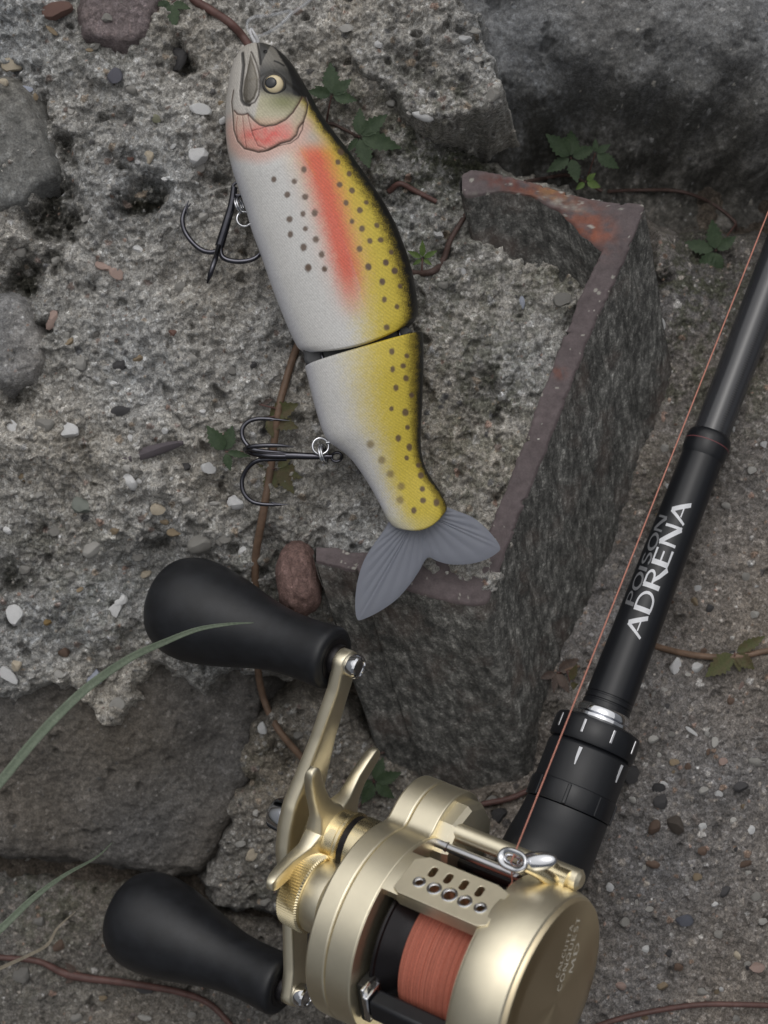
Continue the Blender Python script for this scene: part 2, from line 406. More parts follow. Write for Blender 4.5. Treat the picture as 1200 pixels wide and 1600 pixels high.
PATCH = []
def rock(name, poly, ctrl, label, cat, rough=(10, 6, 3.5, 1.6), edge=30, warp=9, slope=3.2, base=(.25, .245, .235), tint=.12, seed=0,
         mat='concrete', agg=None, moss_shade=(), pits=(), cull=-330, eps=70, zref=None, group=None, ridge=None, dark=None, ledge=0):
    zr = np.mean([c[2] for c in ctrl]) if zref is None else zref
    P = np.array([un(x, y, zr)[:2] for x, y in poly])
    m = 110
    ix = np.where((GX > P[:, 0].min() - m) & (GX < P[:, 0].max() + m))[0]; iy = np.where((GY > P[:, 1].min() - m) & (GY < P[:, 1].max() + m))[0]
    xs = GX[ix]; ys = GY[iy]; X, Y = np.meshgrid(xs, ys)
    wx = fbm(X, Y, 46, 4, seed + 3) * warp * 2; wy = fbm(X, Y, 46, 4, seed + 17) * warp * 2
    d = pdist(X + wx, Y + wy, P)
    Z = idw(X, Y, ctrl, eps)
    if ridge is not None: Z = Z + ridge(X, Y)
    inner = sstep(0, 60, d)
    r0, r1, r2, r3 = rough
    big = fbm(X, Y, 190, 3, seed + 40); mid = fbm(X, Y, 70, 3, seed + 50); sm = fbm(X, Y, 24, 3, seed + 60); fine = fbm(X, Y, 8, 2, seed + 70)
    Z = Z + r0 * big * 1.6 + r1 * mid * 1.6 + r2 * (sm + .5 * np.abs(sm)) * 1.6 + r3 * fine * 1.6
    if ledge:
        Lg = fbm(X, Y, 150, 5, seed + 300); Z = Z + ledge * (sstep(.0, .045, Lg) + sstep(-.30, -.26, Lg) + sstep(.26, .30, Lg) - 1.5); Lh = fbm(X, Y, 52, 4, seed + 320); Z = Z + ledge * .5 * (sstep(.05, .14, Lh) - .4)
    # weathering: pits
    pit = fbm(X, Y, 40, 3, seed + 90); pm = sstep(.32, .6, pit); Z -= pm * r2 * 2.4
    # colours
    C = np.ones(X.shape + (3,)) * np.array(base)
    v = fbm(X, Y, 120, 4, seed + 5); v2 = fbm(X, Y, 30, 3, seed + 6); v3 = fbm(X, Y, 300, 2, seed + 8)
    C *= (1 + tint * 2.0 * v + tint * 1.6 * v2)[..., None]
    C *= 1 + np.stack([.10 * v3, .02 * v3, -.10 * v3], -1)
    C *= (1 - .35 * pm)[..., None]
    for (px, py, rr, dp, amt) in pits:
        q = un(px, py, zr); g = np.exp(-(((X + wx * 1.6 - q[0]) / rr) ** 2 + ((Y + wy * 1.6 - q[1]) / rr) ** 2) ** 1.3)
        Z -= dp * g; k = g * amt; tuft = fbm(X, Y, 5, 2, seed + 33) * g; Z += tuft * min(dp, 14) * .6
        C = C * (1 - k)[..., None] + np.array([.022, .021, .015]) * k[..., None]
    for (px, py, rr, amt) in moss_shade:  # mossy growth, plus shade painted into boulder and gravel slab colours
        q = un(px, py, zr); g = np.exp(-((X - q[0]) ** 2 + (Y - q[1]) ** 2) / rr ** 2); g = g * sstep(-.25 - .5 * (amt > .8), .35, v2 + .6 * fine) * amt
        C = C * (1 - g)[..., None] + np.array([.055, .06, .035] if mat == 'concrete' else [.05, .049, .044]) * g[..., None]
    # edge rounding and walls
    t = np.clip(d / edge, 0, 1); Z = Z - edge * .75 * (1 - np.sqrt(np.clip(1 - (1 - t) ** 2, 0, 1)))
    Z = np.where(d < 0, Z + d * slope, Z)
    # aggregate stamped as bumps
    if agg:
        n, smin, smax, pal = agg
        bx = rng.uniform(P[:, 0].min(), P[:, 0].max(), n); by = rng.uniform(P[:, 1].min(), P[:, 1].max(), n)
        rs = smin + (smax - smin) * rng.power(.35, n) ** 2.2
        pal_c = np.array([p[0] for p in pal]); pw = np.array([p[1] for p in pal], float); ci = rng.choice(len(pal), n, p=pw / pw.sum())
        an = rng.uniform(0, math.pi, n); el = rng.uniform(.55, 1, n); ph = rng.uniform(0, 6.28, n); jit = rng.uniform(.8, 1.2, n)
        for k in range(n):
            R_ = rs[k] * 1.35
            i0, i1 = np.searchsorted(xs, [bx[k] - R_, bx[k] + R_]); j0, j1 = np.searchsorted(ys, [by[k] - R_, by[k] + R_])
            if i1 - i0 < 2 or j1 - j0 < 2: continue
            jm = (j0 + j1) // 2; im = (i0 + i1) // 2
            if d[jm, im] < 4: continue
            dx = X[j0:j1, i0:i1] - bx[k]; dy = Y[j0:j1, i0:i1] - by[k]
            c_, s_ = math.cos(an[k]), math.sin(an[k]); ux = dx * c_ + dy * s_; uy = (-dx * s_ + dy * c_) / el[k]
            th = np.arctan2(uy, ux); rr = rs[k] * (1 + .13 * np.cos(3 * th + ph[k]) + .08 * np.cos(5 * th + 2 * ph[k]))
            q = (ux * ux + uy * uy) / (rr * rr); msk = q < 1
            hgt = np.sqrt(np.clip(1 - q, 0, 1)) * rs[k] * .42
            Z[j0:j1, i0:i1] += np.where(msk, hgt, 0)
            f = (np.clip((1 - q) * 4, 0, 1) * .88)[..., None]
            C[j0:j1, i0:i1] = C[j0:j1, i0:i1] * (1 - f) + pal_c[ci[k]] * jit[k] * f
    keep = Z > cull
    ny, nx = X.shape; idx = np.arange(ny * nx).reshape(ny, nx)
    kf = (keep[:-1, :-1] | keep[1:, :-1] | keep[:-1, 1:] | keep[1:, 1:]) & (d[:-1, :-1] > -100)
    a = idx[:-1, :-1][kf]; b_ = idx[:-1, 1:][kf]; c = idx[1:, 1:][kf]; e = idx[1:, :-1][kf]
    F = np.stack([a, b_, c, e], 1); used = np.unique(F); mp = np.zeros(ny * nx, np.int64); mp[used] = np.arange(len(used))
    V = np.stack([X.ravel(), Y.ravel(), Z.ravel()], 1)[used]
    V[:, 2] = np.maximum(V[:, 2], cull - 40)
    cx = un(np.mean([p[0] for p in poly]), np.mean([p[1] for p in poly]), cull)
    o = add(name, V, mp[F], MT[mat], loc=cx, smooth=180, cols=np.clip(C.reshape(-1, 3)[used], .006, .8), fix=False)
    tag(o, label, cat, group)
    PATCH.append((o, xs, ys, np.where(d > -100, Z, -1e9)))
    return o

def hgt(x, y, only=None):
    best = -290.0
    for o, xs, ys, Z in PATCH:
        if only is not None and o is not only: continue
        i = np.searchsorted(xs, x); j = np.searchsorted(ys, y)
        if 0 < i < len(xs) and 0 < j < len(ys): best = max(best, Z[j, i])
    return best
def ground_at(px, py, z0=-40.0, only=None):
    z = z0
    for _ in range(12):
        q = un(px, py, z); z = .5 * z + .5 * hgt(q[0], q[1], only)
    q = un(px, py, z); return np.array([q[0], q[1], hgt(q[0], q[1], only)])
def rock_at(p):
    best = -1e8; bo = None
    for o, xs, ys, Z in PATCH:
        i = np.searchsorted(xs, p[0]); j = np.searchsorted(ys, p[1])
        if 0 < i < len(xs) and 0 < j < len(ys) and Z[j, i] > best: best = Z[j, i]; bo = o
    return bo

# soil sheet to the horizon
gx = np.concatenate([-np.geomspace(1250, 300000, 26)[::-1], np.linspace(-1200, 1200, 301), np.geomspace(1250, 300000, 26)])
Xs, Ys = np.meshgrid(gx, gx)
Zs = -285 + 26 * fbm(Xs, Ys, 160, 4, 500) * np.exp(-(np.hypot(Xs, Ys) / 4000) ** 2) + 7 * fbm(Xs, Ys, 20, 3, 520) * (np.hypot(Xs, Ys) < 1900)
nS = len(gx); ii = np.arange(nS * nS).reshape(nS, nS)
Fs = np.stack([ii[:-1, :-1].ravel(), ii[:-1, 1:].ravel(), ii[1:, 1:].ravel(), ii[1:, :-1].ravel()], 1)
Cs = np.array([.085, .072, .06]) * (1 + .4 * fbm(Xs, Ys, 60, 4, 540))[..., None]
tag(add('ground', np.stack([Xs.ravel(), Ys.ravel(), Zs.ravel()], 1), Fs, MT['soil'], loc=(0, 0, -285), smooth=180, cols=Cs.reshape(-1, 3), fix=False), kind='structure')

PAL = [((.27, .265, .255), 34), ((.19, .185, .175), 24), ((.36, .35, .33), 20), ((.52, .52, .52), 9), ((.30, .25, .20), 9), ((.24, .19, .17), 8), ((.11, .11, .115), 8), ((.33, .23, .19), 3)]
PALG = [((.25, .23, .21), 34), ((.17, .15, .14), 22), ((.36, .33, .30), 18), ((.50, .49, .48), 9), ((.25, .18, .14), 12), ((.09, .085, .085), 10), ((.32, .22, .18), 4)]

A_POLY = [(-420, -420), (640, -420), (660, -40), (690, 60), (704, 150), (684, 192), (720, 218), (770, 242), (790, 268), (940, 318), (955, 350),
          (850, 720), (775, 935), (640, 930), (520, 905), (548, 1000), (470, 1050), (400, 1062), (325, 1062), (310, 1092), (270, 1066), (215, 1052), (190, 1085), (192, 1115), (165, 1142), (125, 1130), (92, 1066), (20, 1086), (-420, 1090)]
A_CTRL = [(60, 60, -22), (200, 60, -26), (330, 40, -18), (450, 40, -16), (600, 60, -10), (680, 60, -30), (690, 140, -45), (620, 130, -20), (640, 205, -40), (690, 215, -78), (740, 245, -120), (570, 270, -34), (60, 230, -18), (170, 200, -12), (300, 190, -4), (300, 330, -6),
          (180, 330, -8), (60, 480, -26), (200, 500, -4), (330, 500, -6), (480, 400, -8), (60, 640, -18), (200, 650, -10), (340, 640, -12), (440, 700, -22), (560, 760, -26), (550, 620, -14), (680, 420, -30), (800, 430, -52),
          (850, 480, -40), (700, 600, -18), (800, 620, -16), (720, 760, -14), (600, 840, -20), (680, 860, -16), (60, 800, -34), (200, 800, -30), (350, 800, -40), (450, 860, -70), (60, 940, -70), (180, 950, -95), (300, 960, -125), (430, 960, -135), (500, 980, -140), (60, 1060, -110), (200, 1070, -140), (380, 1050, -165), (900, 380, -58)]
concrete_block = rock('concrete_block', A_POLY, A_CTRL, 'large pale weathered concrete block studded with white pebbles, under the fish lure', 'concrete block',
    rough=(10, 15, 7.5, 2.4), edge=20, warp=11, slope=3.4, base=(.355, .347, .33), tint=.16, seed=1, agg=(12000, 1.9, 8.0, PAL), zref=-25, ledge=9,
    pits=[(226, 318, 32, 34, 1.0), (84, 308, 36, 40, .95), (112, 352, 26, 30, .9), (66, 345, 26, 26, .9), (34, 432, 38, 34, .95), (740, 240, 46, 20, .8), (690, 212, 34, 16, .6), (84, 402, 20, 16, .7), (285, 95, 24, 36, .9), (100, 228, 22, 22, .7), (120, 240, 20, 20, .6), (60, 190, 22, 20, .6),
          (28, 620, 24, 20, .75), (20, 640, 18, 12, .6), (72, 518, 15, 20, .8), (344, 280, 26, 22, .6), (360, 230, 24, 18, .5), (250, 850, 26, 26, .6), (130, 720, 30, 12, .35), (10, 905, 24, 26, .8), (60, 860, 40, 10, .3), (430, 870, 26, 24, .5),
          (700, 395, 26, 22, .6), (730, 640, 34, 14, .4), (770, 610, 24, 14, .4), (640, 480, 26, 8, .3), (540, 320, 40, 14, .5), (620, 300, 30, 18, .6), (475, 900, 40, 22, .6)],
    moss_shade=[(640, 240, 90, .75), (720, 235, 80, .85), (560, 180, 80, .5), (700, 470, 150, .6), (760, 620, 120, .5), (740, 760, 130, .5), (880, 420, 80, .6), (80, 860, 110, .35), (150, 960, 120, .35), (430, 780, 110, .3), (150, 60, 90, .35), (30, 520, 70, .3), (380, 930, 90, .5)])

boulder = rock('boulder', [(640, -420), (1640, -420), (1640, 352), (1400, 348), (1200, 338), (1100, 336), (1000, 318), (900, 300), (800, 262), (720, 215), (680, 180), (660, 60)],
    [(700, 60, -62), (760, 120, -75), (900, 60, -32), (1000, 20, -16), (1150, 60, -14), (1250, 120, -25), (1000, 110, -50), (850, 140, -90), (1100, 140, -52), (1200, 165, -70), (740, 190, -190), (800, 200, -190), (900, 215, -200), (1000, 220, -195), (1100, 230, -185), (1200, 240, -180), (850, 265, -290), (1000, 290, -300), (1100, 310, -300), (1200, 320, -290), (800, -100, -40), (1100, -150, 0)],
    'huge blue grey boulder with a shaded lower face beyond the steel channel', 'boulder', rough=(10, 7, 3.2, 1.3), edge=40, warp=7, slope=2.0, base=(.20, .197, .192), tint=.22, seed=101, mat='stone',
    agg=(700, 1.8, 4.5, [((.32, .32, .32), 5), ((.42, .40, .36), 2), ((.10, .10, .11), 5)]), zref=-90, eps=38, moss_shade=[(900, 250, 150, .9), (1150, 265, 150, .85), (780, 205, 90, .9), (1020, 250, 120, .85), (860, 260, 80, .9)])  # shade of the lower face and gap beneath, painted into the stone colour

G_CTRL = [(1040, 440, -125), (1010, 640, -170), (1000, 800, -190), (930, 930, -190), (870, 1050, -170), (1098, 713, -145), (945, 1112, -95), (1200, 460, -170), (1120, 390, -205), (1190, 350, -240), (1190, 700, -125), (1150, 900, -105), (1180, 1050, -92), (1050, 1130, -88), (1040, 1300, -84), (1150, 1300, -80), (960, 1320, -92), (1000, 1550, -86), (1150, 1550, -78), (830, 1230, -215), (780, 1300, -190), (860, 1500, -110), (1300, 800, -90)]
gravel_concrete = rock('gravel_concrete', [(1035, 350), (1640, 340), (1640, 2050), (600, 2050), (560, 1640), (640, 1400), (700, 1290), (790, 1235), (835, 1200), (865, 1060), (900, 950), (960, 850), (990, 700), (1010, 560), (1025, 440)],
    G_CTRL, 'brownish concrete slab full of small pebbles under the black fishing rod', 'concrete slab', rough=(7, 5, 3.0, 1.6), edge=24, warp=7, slope=2.4, base=(.185, .170, .158), tint=.18, seed=201,
    agg=(8500, 2.2, 8.0, PALG), zref=-110, pits=[(1110, 350, 40, 20, .5), (1180, 300, 50, 20, .6), (1035, 430, 24, 18, .7), (1150, 400, 60, 10, .45), (870, 1120, 26, 20, .5), (780, 1275, 20, 14, .6)], moss_shade=[(1100, 430, 120, .8), (1180, 600, 110, .6), (1050, 580, 90, .6), (1020, 780, 80, .4)])  # mossy tone mixed with painted shade from boulder and channel

dark_stone = rock('dark_stone', [(-420, 1050), (20, 1040), (300, 1030), (395, 1035), (420, 1075), (402, 1130), (392, 1185), (384, 1225), (356, 1285), (336, 1330), (308, 1374), (250, 1378), (185, 1362), (100, 1350), (20, 1340), (-420, 1338)],
    [(20, 1120, -150), (150, 1120, -160), (300, 1100, -178), (390, 1080, -190), (20, 1250, -168), (150, 1250, -172), (300, 1230, -188), (360, 1200, -200), (150, 1340, -192), (290, 1350, -205), (-100, 1250, -165)],
    'broad smooth dark stone between the two black handle knobs', 'stone', rough=(7, 5, 2.6, 1.3), edge=34, warp=5, slope=3.5, base=(.118, .110, .102), tint=.18, seed=301, mat='stone',
    agg=(420, 1.8, 4.0, [((.22, .21, .20), 5), ((.07, .07, .07), 3)]), zref=-175, moss_shade=[(80, 1130, 90, .4), (250, 1200, 120, .25)], cull=-320)

concrete_chunk = rock('concrete_chunk', [(378, 1165), (398, 1128), (440, 1102), (480, 1090), (540, 1110), (610, 1180), (680, 1250), (680, 1420), (600, 1470), (480, 1452), (400, 1432), (330, 1418), (318, 1385), (346, 1318), (366, 1290), (352, 1262), (388, 1222), (372, 1190)],
    [(420, 1150, -175), (480, 1120, -185), (420, 1240, -188), (400, 1330, -195), (360, 1390, -215), (480, 1300, -190), (560, 1200, -225), (600, 1350, -220), (440, 1420, -225)],
    'rough grey concrete chunk behind the gold reel handle', 'concrete chunk', rough=(8, 8, 6, 2.0), edge=26, warp=8, slope=3.0, base=(.19, .182, .17), tint=.18, seed=401, agg=(1100, 2.2, 7, PAL), zref=-195, moss_shade=[(380, 1180, 60, .4), (420, 1400, 70, .4)],
    pits=[(392, 1225, 16, 16, .7), (440, 1180, 22, 12, .4)], cull=-320)

lower_concrete = rock('lower_concrete', [(-420, 1372), (30, 1368), (150, 1384), (290, 1400), (390, 1440), (480, 1470), (640, 1480), (760, 1560), (760, 2050), (-420, 2050)],
    [(30, 1400, -262), (150, 1420, -258), (250, 1450, -262), (60, 1500, -252), (200, 1560, -248), (350, 1580, -250), (480, 1520, -255), (450, 1590, -250), (650, 1580, -255), (-100, 1600, -240)],
    'dim concrete ledge along the bottom corner under the lower black knob', 'concrete ledge', rough=(7, 6, 4.5, 1.8), edge=26, warp=8, slope=2.5, base=(.165, .155, .142), tint=.18, seed=501, agg=(2200, 2.2, 8, PALG), zref=-255,
    moss_shade=[(80, 1400, 110, .6), (250, 1400, 80, .5), (60, 1560, 80, .2)], cull=-330)

rock('concrete_lump', [(500, -420), (696, -420), (702, -40), (722, 4), (746, 26), (752, 48), (764, 66), (768, 100), (784, 128), (790, 160), (768, 168), (742, 178), (718, 180), (692, 190), (656, 178), (628, 150), (590, 120), (548, 80), (510, 30)],
    [(520, 0, -26), (560, 70, -18), (610, 60, 10), (640, 140, 0), (690, 60, 34), (700, 170, 22), (740, 60, 42), (770, 150, 46), (720, 120, 44), (600, -100, 10)],
    'craggy pale concrete lump jutting beside the boulder above a dark gap', 'concrete lump', rough=(7, 12, 9, 2.6), edge=11, warp=11, slope=7.0, base=(.36, .35, .33), tint=.16, seed=751, agg=(1900, 1.9, 9.0, PAL), zref=25, cull=-230, eps=45, ledge=7,
    moss_shade=[(600, 120, 60, .4), (680, 150, 60, .5), (730, 150, 40, .4)], pits=[(655, 95, 20, 16, .6), (715, 140, 18, 16, .6), (620, 30, 20, 14, .5)])
rock('flat_stone', [(-200, 110), (12, 122), (34, 142), (52, 175), (72, 222), (84, 255), (82, 274), (58, 288), (36, 312), (-20, 330), (-200, 340)],
    [(10, 150, 6), (40, 230, 4), (10, 300, -2), (-60, 230, 8)], 'smooth plain grey stone with a rounded corner at the picture edge', 'stone', rough=(3, 2.5, 1.5, .8), edge=16, warp=3, slope=3, base=(.20, .197, .185), tint=.12, seed=601, mat='stone', zref=2, cull=-80, agg=(120, 1.6, 3, [((.27, .26, .25), 1)]))
rock('mottled_stone', [(-200, 455), (10, 462), (40, 482), (62, 520), (66, 560), (48, 596), (-10, 612), (-200, 615)],
    [(10, 500, 0), (40, 550, -4), (0, 590, -6), (-60, 530, 4)], 'rounded mottled grey stone at the picture edge above two white pebbles', 'stone', rough=(4, 4, 3, 1.2), edge=22, warp=5, slope=3, base=(.215, .212, .21), tint=.22, seed=651, mat='stone', zref=-3, cull=-90, agg=(200, 1.8, 4, PAL))
rock('purple_stone', [(128, -40), (245, -40), (238, 20), (228, 55), (196, 64), (160, 60), (130, 50), (124, 20)], [(180, 20, 4), (150, 40, 0), (220, 30, 2)],
    'flat dull purple stone set in the concrete at the top edge', 'stone', rough=(2, 2, 2, .9), edge=10, warp=4, slope=2.5, base=(.175, .145, .145), tint=.15, seed=701, mat='stone', zref=2, cull=-70, agg=(60, 1.6, 3, [((.25, .2, .2), 1)]))

# ------------------------------------------------------------------ pebbles: embedded pieces of the concrete, alike pieces share mesh data
PEB = []
for k in range(9):
    bm = bmesh.new(); bmesh.ops.create_icosphere(bm, subdivisions=2 if k < 6 else 2, radius=1.0)
    rs = np.random.RandomState(900 + k); dirs = rs.normal(size=(7, 3)); dirs /= np.linalg.norm(dirs, axis=1)[:, None]; am = rs.uniform(-.16, .16, 7)
    nfl = rs.randint(4, 9)
    pl = rs.normal(size=(nfl, 3)) if nfl else np.zeros((0, 3)); 
    if nfl: pl /= np.linalg.norm(pl, axis=1)[:, None]
    for v in bm.verts:
        p = np.array(v.co); r = 1 + sum(a * max(0, p @ q) ** 2 * 1.6 for a, q in zip(am, dirs)) + rs.uniform(-.045, .045)
        p = p * r
        for q in pl:
            e = p @ q
            if e > .58: p = p - q * (e - .58) * .95
        v.co = p
    me = bpy.data.meshes.new('pebble'); bm.to_mesh(me); bm.free(); me.materials.append(MT['pebble'])
    me.polygons.foreach_set('use_smooth', np.ones(len(me.polygons), bool)); me.set_sharp_from_angle(angle=math.radians(34)); PEB.append(me)
def pebble(px, py, rx, ry, col, rot=0.0, sink=.34, k=None, host=None, thick=None):
    p = ground_at(px, py); h = host or rock_at(p)
    if h is None: return None
    o = bpy.data.objects.new('pebble', PEB[random.randrange(len(PEB)) if k is None else k]); COL.objects.link(o); o.parent = h
    rz = (thick or min(rx, ry) * .8)
    q = p + np.array([0, 0, rz * (.5 - sink)])
    o.location = (q - WL[h.name]) * S; o.scale = (rx * S, ry * S, rz * S); o.rotation_euler = (random.uniform(-.2, .2), random.uniform(-.2, .2), -math.radians(rot) + 0.0)
    o.color = (*np.clip(col, 0, .85), 1); return o
Wc = alb(188, 188, 188); CR = alb(165, 155, 138); GY_ = alb(120, 118, 114); DK = alb(62, 61, 62); BR = alb(92, 76, 66); TN = alb(128, 114, 94); PK = alb(150, 130, 122); RD = alb(112, 86, 78); PW = alb(150, 148, 144); BW = alb(150, 155, 168)
for q in [(21, 105, 20, 13, CR, 10), (5, 128, 9, 8, CR, 0), (42, 140, 15, 9, BW, 10), (56, 151, 6, 7, TN, 0), (313, 171, 18, 10, Wc, 15), (308, 246, 19, 19, Wc * .95, 0), (233, 246, 10, 15, CR, 10), (346, 161, 6, 5, TN, 0), (348, 187, 6, 8, Wc, 0),
          (213, 388, 13, 8, Wc, 40), (205, 248, 7, 5, RD, 0), (258, 280, 7, 6, Wc, 0), (140, 79, 9, 6, TN, 0), (82, 49, 15, 6, TN, 40), (92, 17, 30, 15, RD * .7, -12), (281, 93, 17, 26, DK, 5), (112, 175, 9, 11, PW, 0), (245, 185, 11, 8, alb(116, 116, 98), 0),
          (318, 338, 8, 7, PW, 0), (88, 406, 8, 9, PW, 0), (160, 417, 18, 9, PK, 20), (182, 428, 13, 10, PK, 40), (137, 340, 19, 8, PW * .8, -40), (82, 499, 9, 18, PK * .9, 10), (109, 534, 11, 7, TN, -40), (150, 523, 8, 8, GY_ * .7, 0), (178, 600, 7, 6, Wc, 0), (184, 572, 14, 9, DK, -10), (188, 641, 22, 9, DK, -12),
          (124, 570, 11, 11, PW * .8, 0), (17, 671, 15, 24, Wc, -25), (109, 673, 21, 14, Wc, 12), (72, 664, 20, 14, GY_, 0), (236, 705, 56, 10, alb(84, 78, 82), -14), (202, 753, 14, 15, Wc, 0), (197, 731, 9, 6, PW, 25), (326, 731, 13, 11, Wc * .9, 25), (289, 731, 10, 10, DK, 0), (317, 643, 7, 6, Wc, 0), (259, 673, 7, 7, Wc * .85, 0),
          (247, 795, 17, 11, CR, 0), (127, 791, 22, 18, alb(108, 112, 106), 20), (373, 785, 18, 13, Wc, 12), (332, 786, 18, 5, PW, 3), (146, 857, 19, 13, PW, -20), (276, 832, 18, 8, TN, 0), (229, 896, 13, 8, CR, -15), (11, 829, 8, 7, Wc, 0), (379, 861, 6, 9, Wc, 30), (291, 782, 7, 6, PW, 0), (315, 802, 7, 6, PW, 0), (187, 941, 14, 8, Wc, -30),
          (25, 960, 16, 20, Wc, -20), (181, 953, 18, 12, Wc, -45), (15, 1056, 24, 12, Wc * .95, 42), (27, 1040, 11, 12, CR, 0), (160, 1021, 8, 7, PW, 0), (93, 1054, 10, 8, PW, 30), (144, 1062, 16, 13, BW * .9, -20), (183, 1100, 14, 13, PW * .85, 0), (75, 972, 7, 6, alb(120, 100, 66), 0), (98, 1017, 12, 11, BR, 0), (125, 921, 10, 6, TN, -30),
          (312, 850, 20, 16, GY_, 0), (350, 842, 12, 9, GY_, 0), (256, 815, 9, 6, TN, 0), (660, 185, 18, 8, Wc * .85, 10), (725, 62, 13, 9, Wc * .75, 0), (742, 48, 14, 7, PW, 20), (746, 95, 9, 7, PW, 0), (772, 150, 13, 16, GY_, 20), (590, 70, 9, 7, Wc * .8, 0), (610, 160, 8, 7, PW, 0), (540, 45, 12, 7, PW, 0), (640, 176, 7, 8, PW, 0), (683, 366, 11, 8, Wc * .7, 25), (722, 425, 7, 6, Wc * .7, 0), (815, 472, 6, 12, BW * .8, 5), (880, 470, 18, 14, GY_ * .75, 0), (690, 445, 10, 8, GY_, 0),
          (30, 395, 12, 10, GY_, 0), (205, 140, 10, 8, GY_, 0), (180, 120, 12, 14, alb(88, 88, 96), 0), (40, 890, 12, 9, GY_, 0), (60, 775, 9, 8, PW * .8, 0), (35, 745, 10, 8, TN * .8, 0), (85, 830, 10, 9, GY_, 0), (110, 900, 9, 7, PW * .8, 0), (215, 870, 10, 8, GY_, 0), (180, 830, 9, 7, TN * .8, 0), (140, 450, 10, 9, GY_ * .8, 0), (280, 450, 12, 9, GY_ * .9, 0), (360, 580, 13, 9, GY_ * .7, 30), (395, 570, 7, 6, DK, 0), (270, 520, 9, 7, RD * .8, 0), (300, 560, 10, 8, PW * .8, 0), (215, 560, 9, 7, TN * .85, 0),
          # slab under the rod
          (1081, 1143, 15, 4, Wc * .85, 38), (1117, 1160, 7, 11, PW, 0), (1021, 1155, 9, 7, PW, 0), (1030, 1179, 5, 5, PW, 0), (1054, 1191, 10, 7, TN, 0), (1030, 1231, 13, 10, DK * .6, 0), (1028, 1254, 14, 13, DK * .9, 0), (1057, 1287, 15, 21, alb(66, 60, 55), -35), (1023, 1292, 9, 14, BR * .75, 20), (988, 1249, 6, 7, PW, 0), (985, 1210, 17, 16, DK * .8, 0), (1158, 1229, 13, 9, DK, 0),
          (1146, 1282, 6, 6, PW, 0), (1174, 1297, 8, 12, Wc * .85, 10), (953, 1385, 9, 9, Wc * .85, 0), (1069, 1437, 15, 11, alb(80, 82, 90), 15), (1117, 1413, 6, 5, Wc * .85, 0), (1133, 1392, 11, 8, DK, -30), (1007, 1483, 7, 6, Wc * .85, 0), (1152, 1493, 6, 8, CR * .9, 0), (1184, 1512, 16, 13, PK * .8, 0), (1127, 1545, 5, 5, Wc * .8, 0), (1055, 1040, 10, 15, Wc * .9, 0), (1090, 1042, 10, 9, Wc * .85, 0), (1075, 1054, 7, 5, PW, 0),
          (1036, 505, 5, 12, Wc * .75, -8), (1175, 735, 9, 8, PW * .8, 0), (1150, 660, 7, 6, PW * .7, 0), (1040, 700, 9, 9, PW * .7, 0), (1135, 790, 9, 7, PW * .7, 0), (1165, 900, 10, 8, GY_, 0), (1110, 950, 11, 9, DK, 0), (1180, 960, 9, 8, PW * .8, 0), (1100, 1235, 9, 7, PW * .8, 0), (1095, 1330, 9, 8, BR, 0), (1130, 1190, 9, 8, PK * .8, 0), (1180, 1190, 12, 9, GY_, 0), (1165, 1350, 11, 7, BR * .8, -40), (1020, 1350, 12, 8, BR, 0), (1090, 1370, 9, 8, TN * .8, 0), (1015, 1420, 9, 7, PW * .8, 0), (975, 1440, 9, 8, GY_, 0), (1120, 1460, 9, 8, GY_, 0), (1060, 1510, 11, 9, BR, 0), (1100, 1550, 12, 7, GY_, 20), (1035, 1540, 9, 8, TN * .8, 0), (970, 1540, 9, 8, PK * .8, 0), (1190, 1440, 10, 8, PW * .8, 0), (1180, 1400, 9, 8, GY_, 0), (1150, 1590, 9, 7, GY_, 0), (780, 1275, 17, 15, DK * .6, -30), (768, 1250, 11, 9, GY_ * .8, 0),
          # chunk and ledge
          (408, 1140, 9, 11, Wc * .85, -20), (394, 1335, 14, 10, CR * .85, -35), (398, 1271, 6, 6, PW, 0), (375, 1318, 10, 6, PW * .9, 0), (414, 1410, 11, 9, GY_, -20), (440, 1255, 9, 8, GY_, 0), (465, 1150, 10, 9, GY_ * .8, 0), (38, 1345, 10, 7, GY_ * .8, 0), (30, 1525, 18, 14, GY_ * .7, 0), (225, 1545, 16, 8, DK, 15), (228, 1590, 16, 9, PW * .8, 10), (90, 1480, 14, 9, BR * .8, -30), (120, 1590, 11, 8, GY_, 0), (300, 1585, 9, 7, GY_, 0), (430, 1590, 10, 8, GY_, 0), (60, 1440, 10, 8, GY_ * .7, 0), (160, 1560, 9, 7, TN * .7, 0)]:
    pebble(*q)
# further pebbles of the same size class scattered through the two pebbly slabs
for k in range(45):
    px, py = random.uniform(5, 350), random.uniform(20, 1030); r = random.uniform(5, 9)
    pebble(px, py, r, r * random.uniform(.6, 1), random.choice([GY_, PW * .85, GY_ * .9, GY_ * .8, PW, Wc * .9, PW * .7, Wc * .8]) * random.uniform(.8, 1.1), random.uniform(0, 180), .72)
for k in range(60):
    px, py = random.uniform(985, 1195), random.uniform(560, 1595); r = random.uniform(4.5, 8.5)
    pebble(px, py, r, r * random.uniform(.6, 1), random.choice([GY_, PW * .85, BR, BR * .8, DK, TN * .7, PK * .7, Wc * .75]) * random.uniform(.7, 1.05), random.uniform(0, 180), .72)

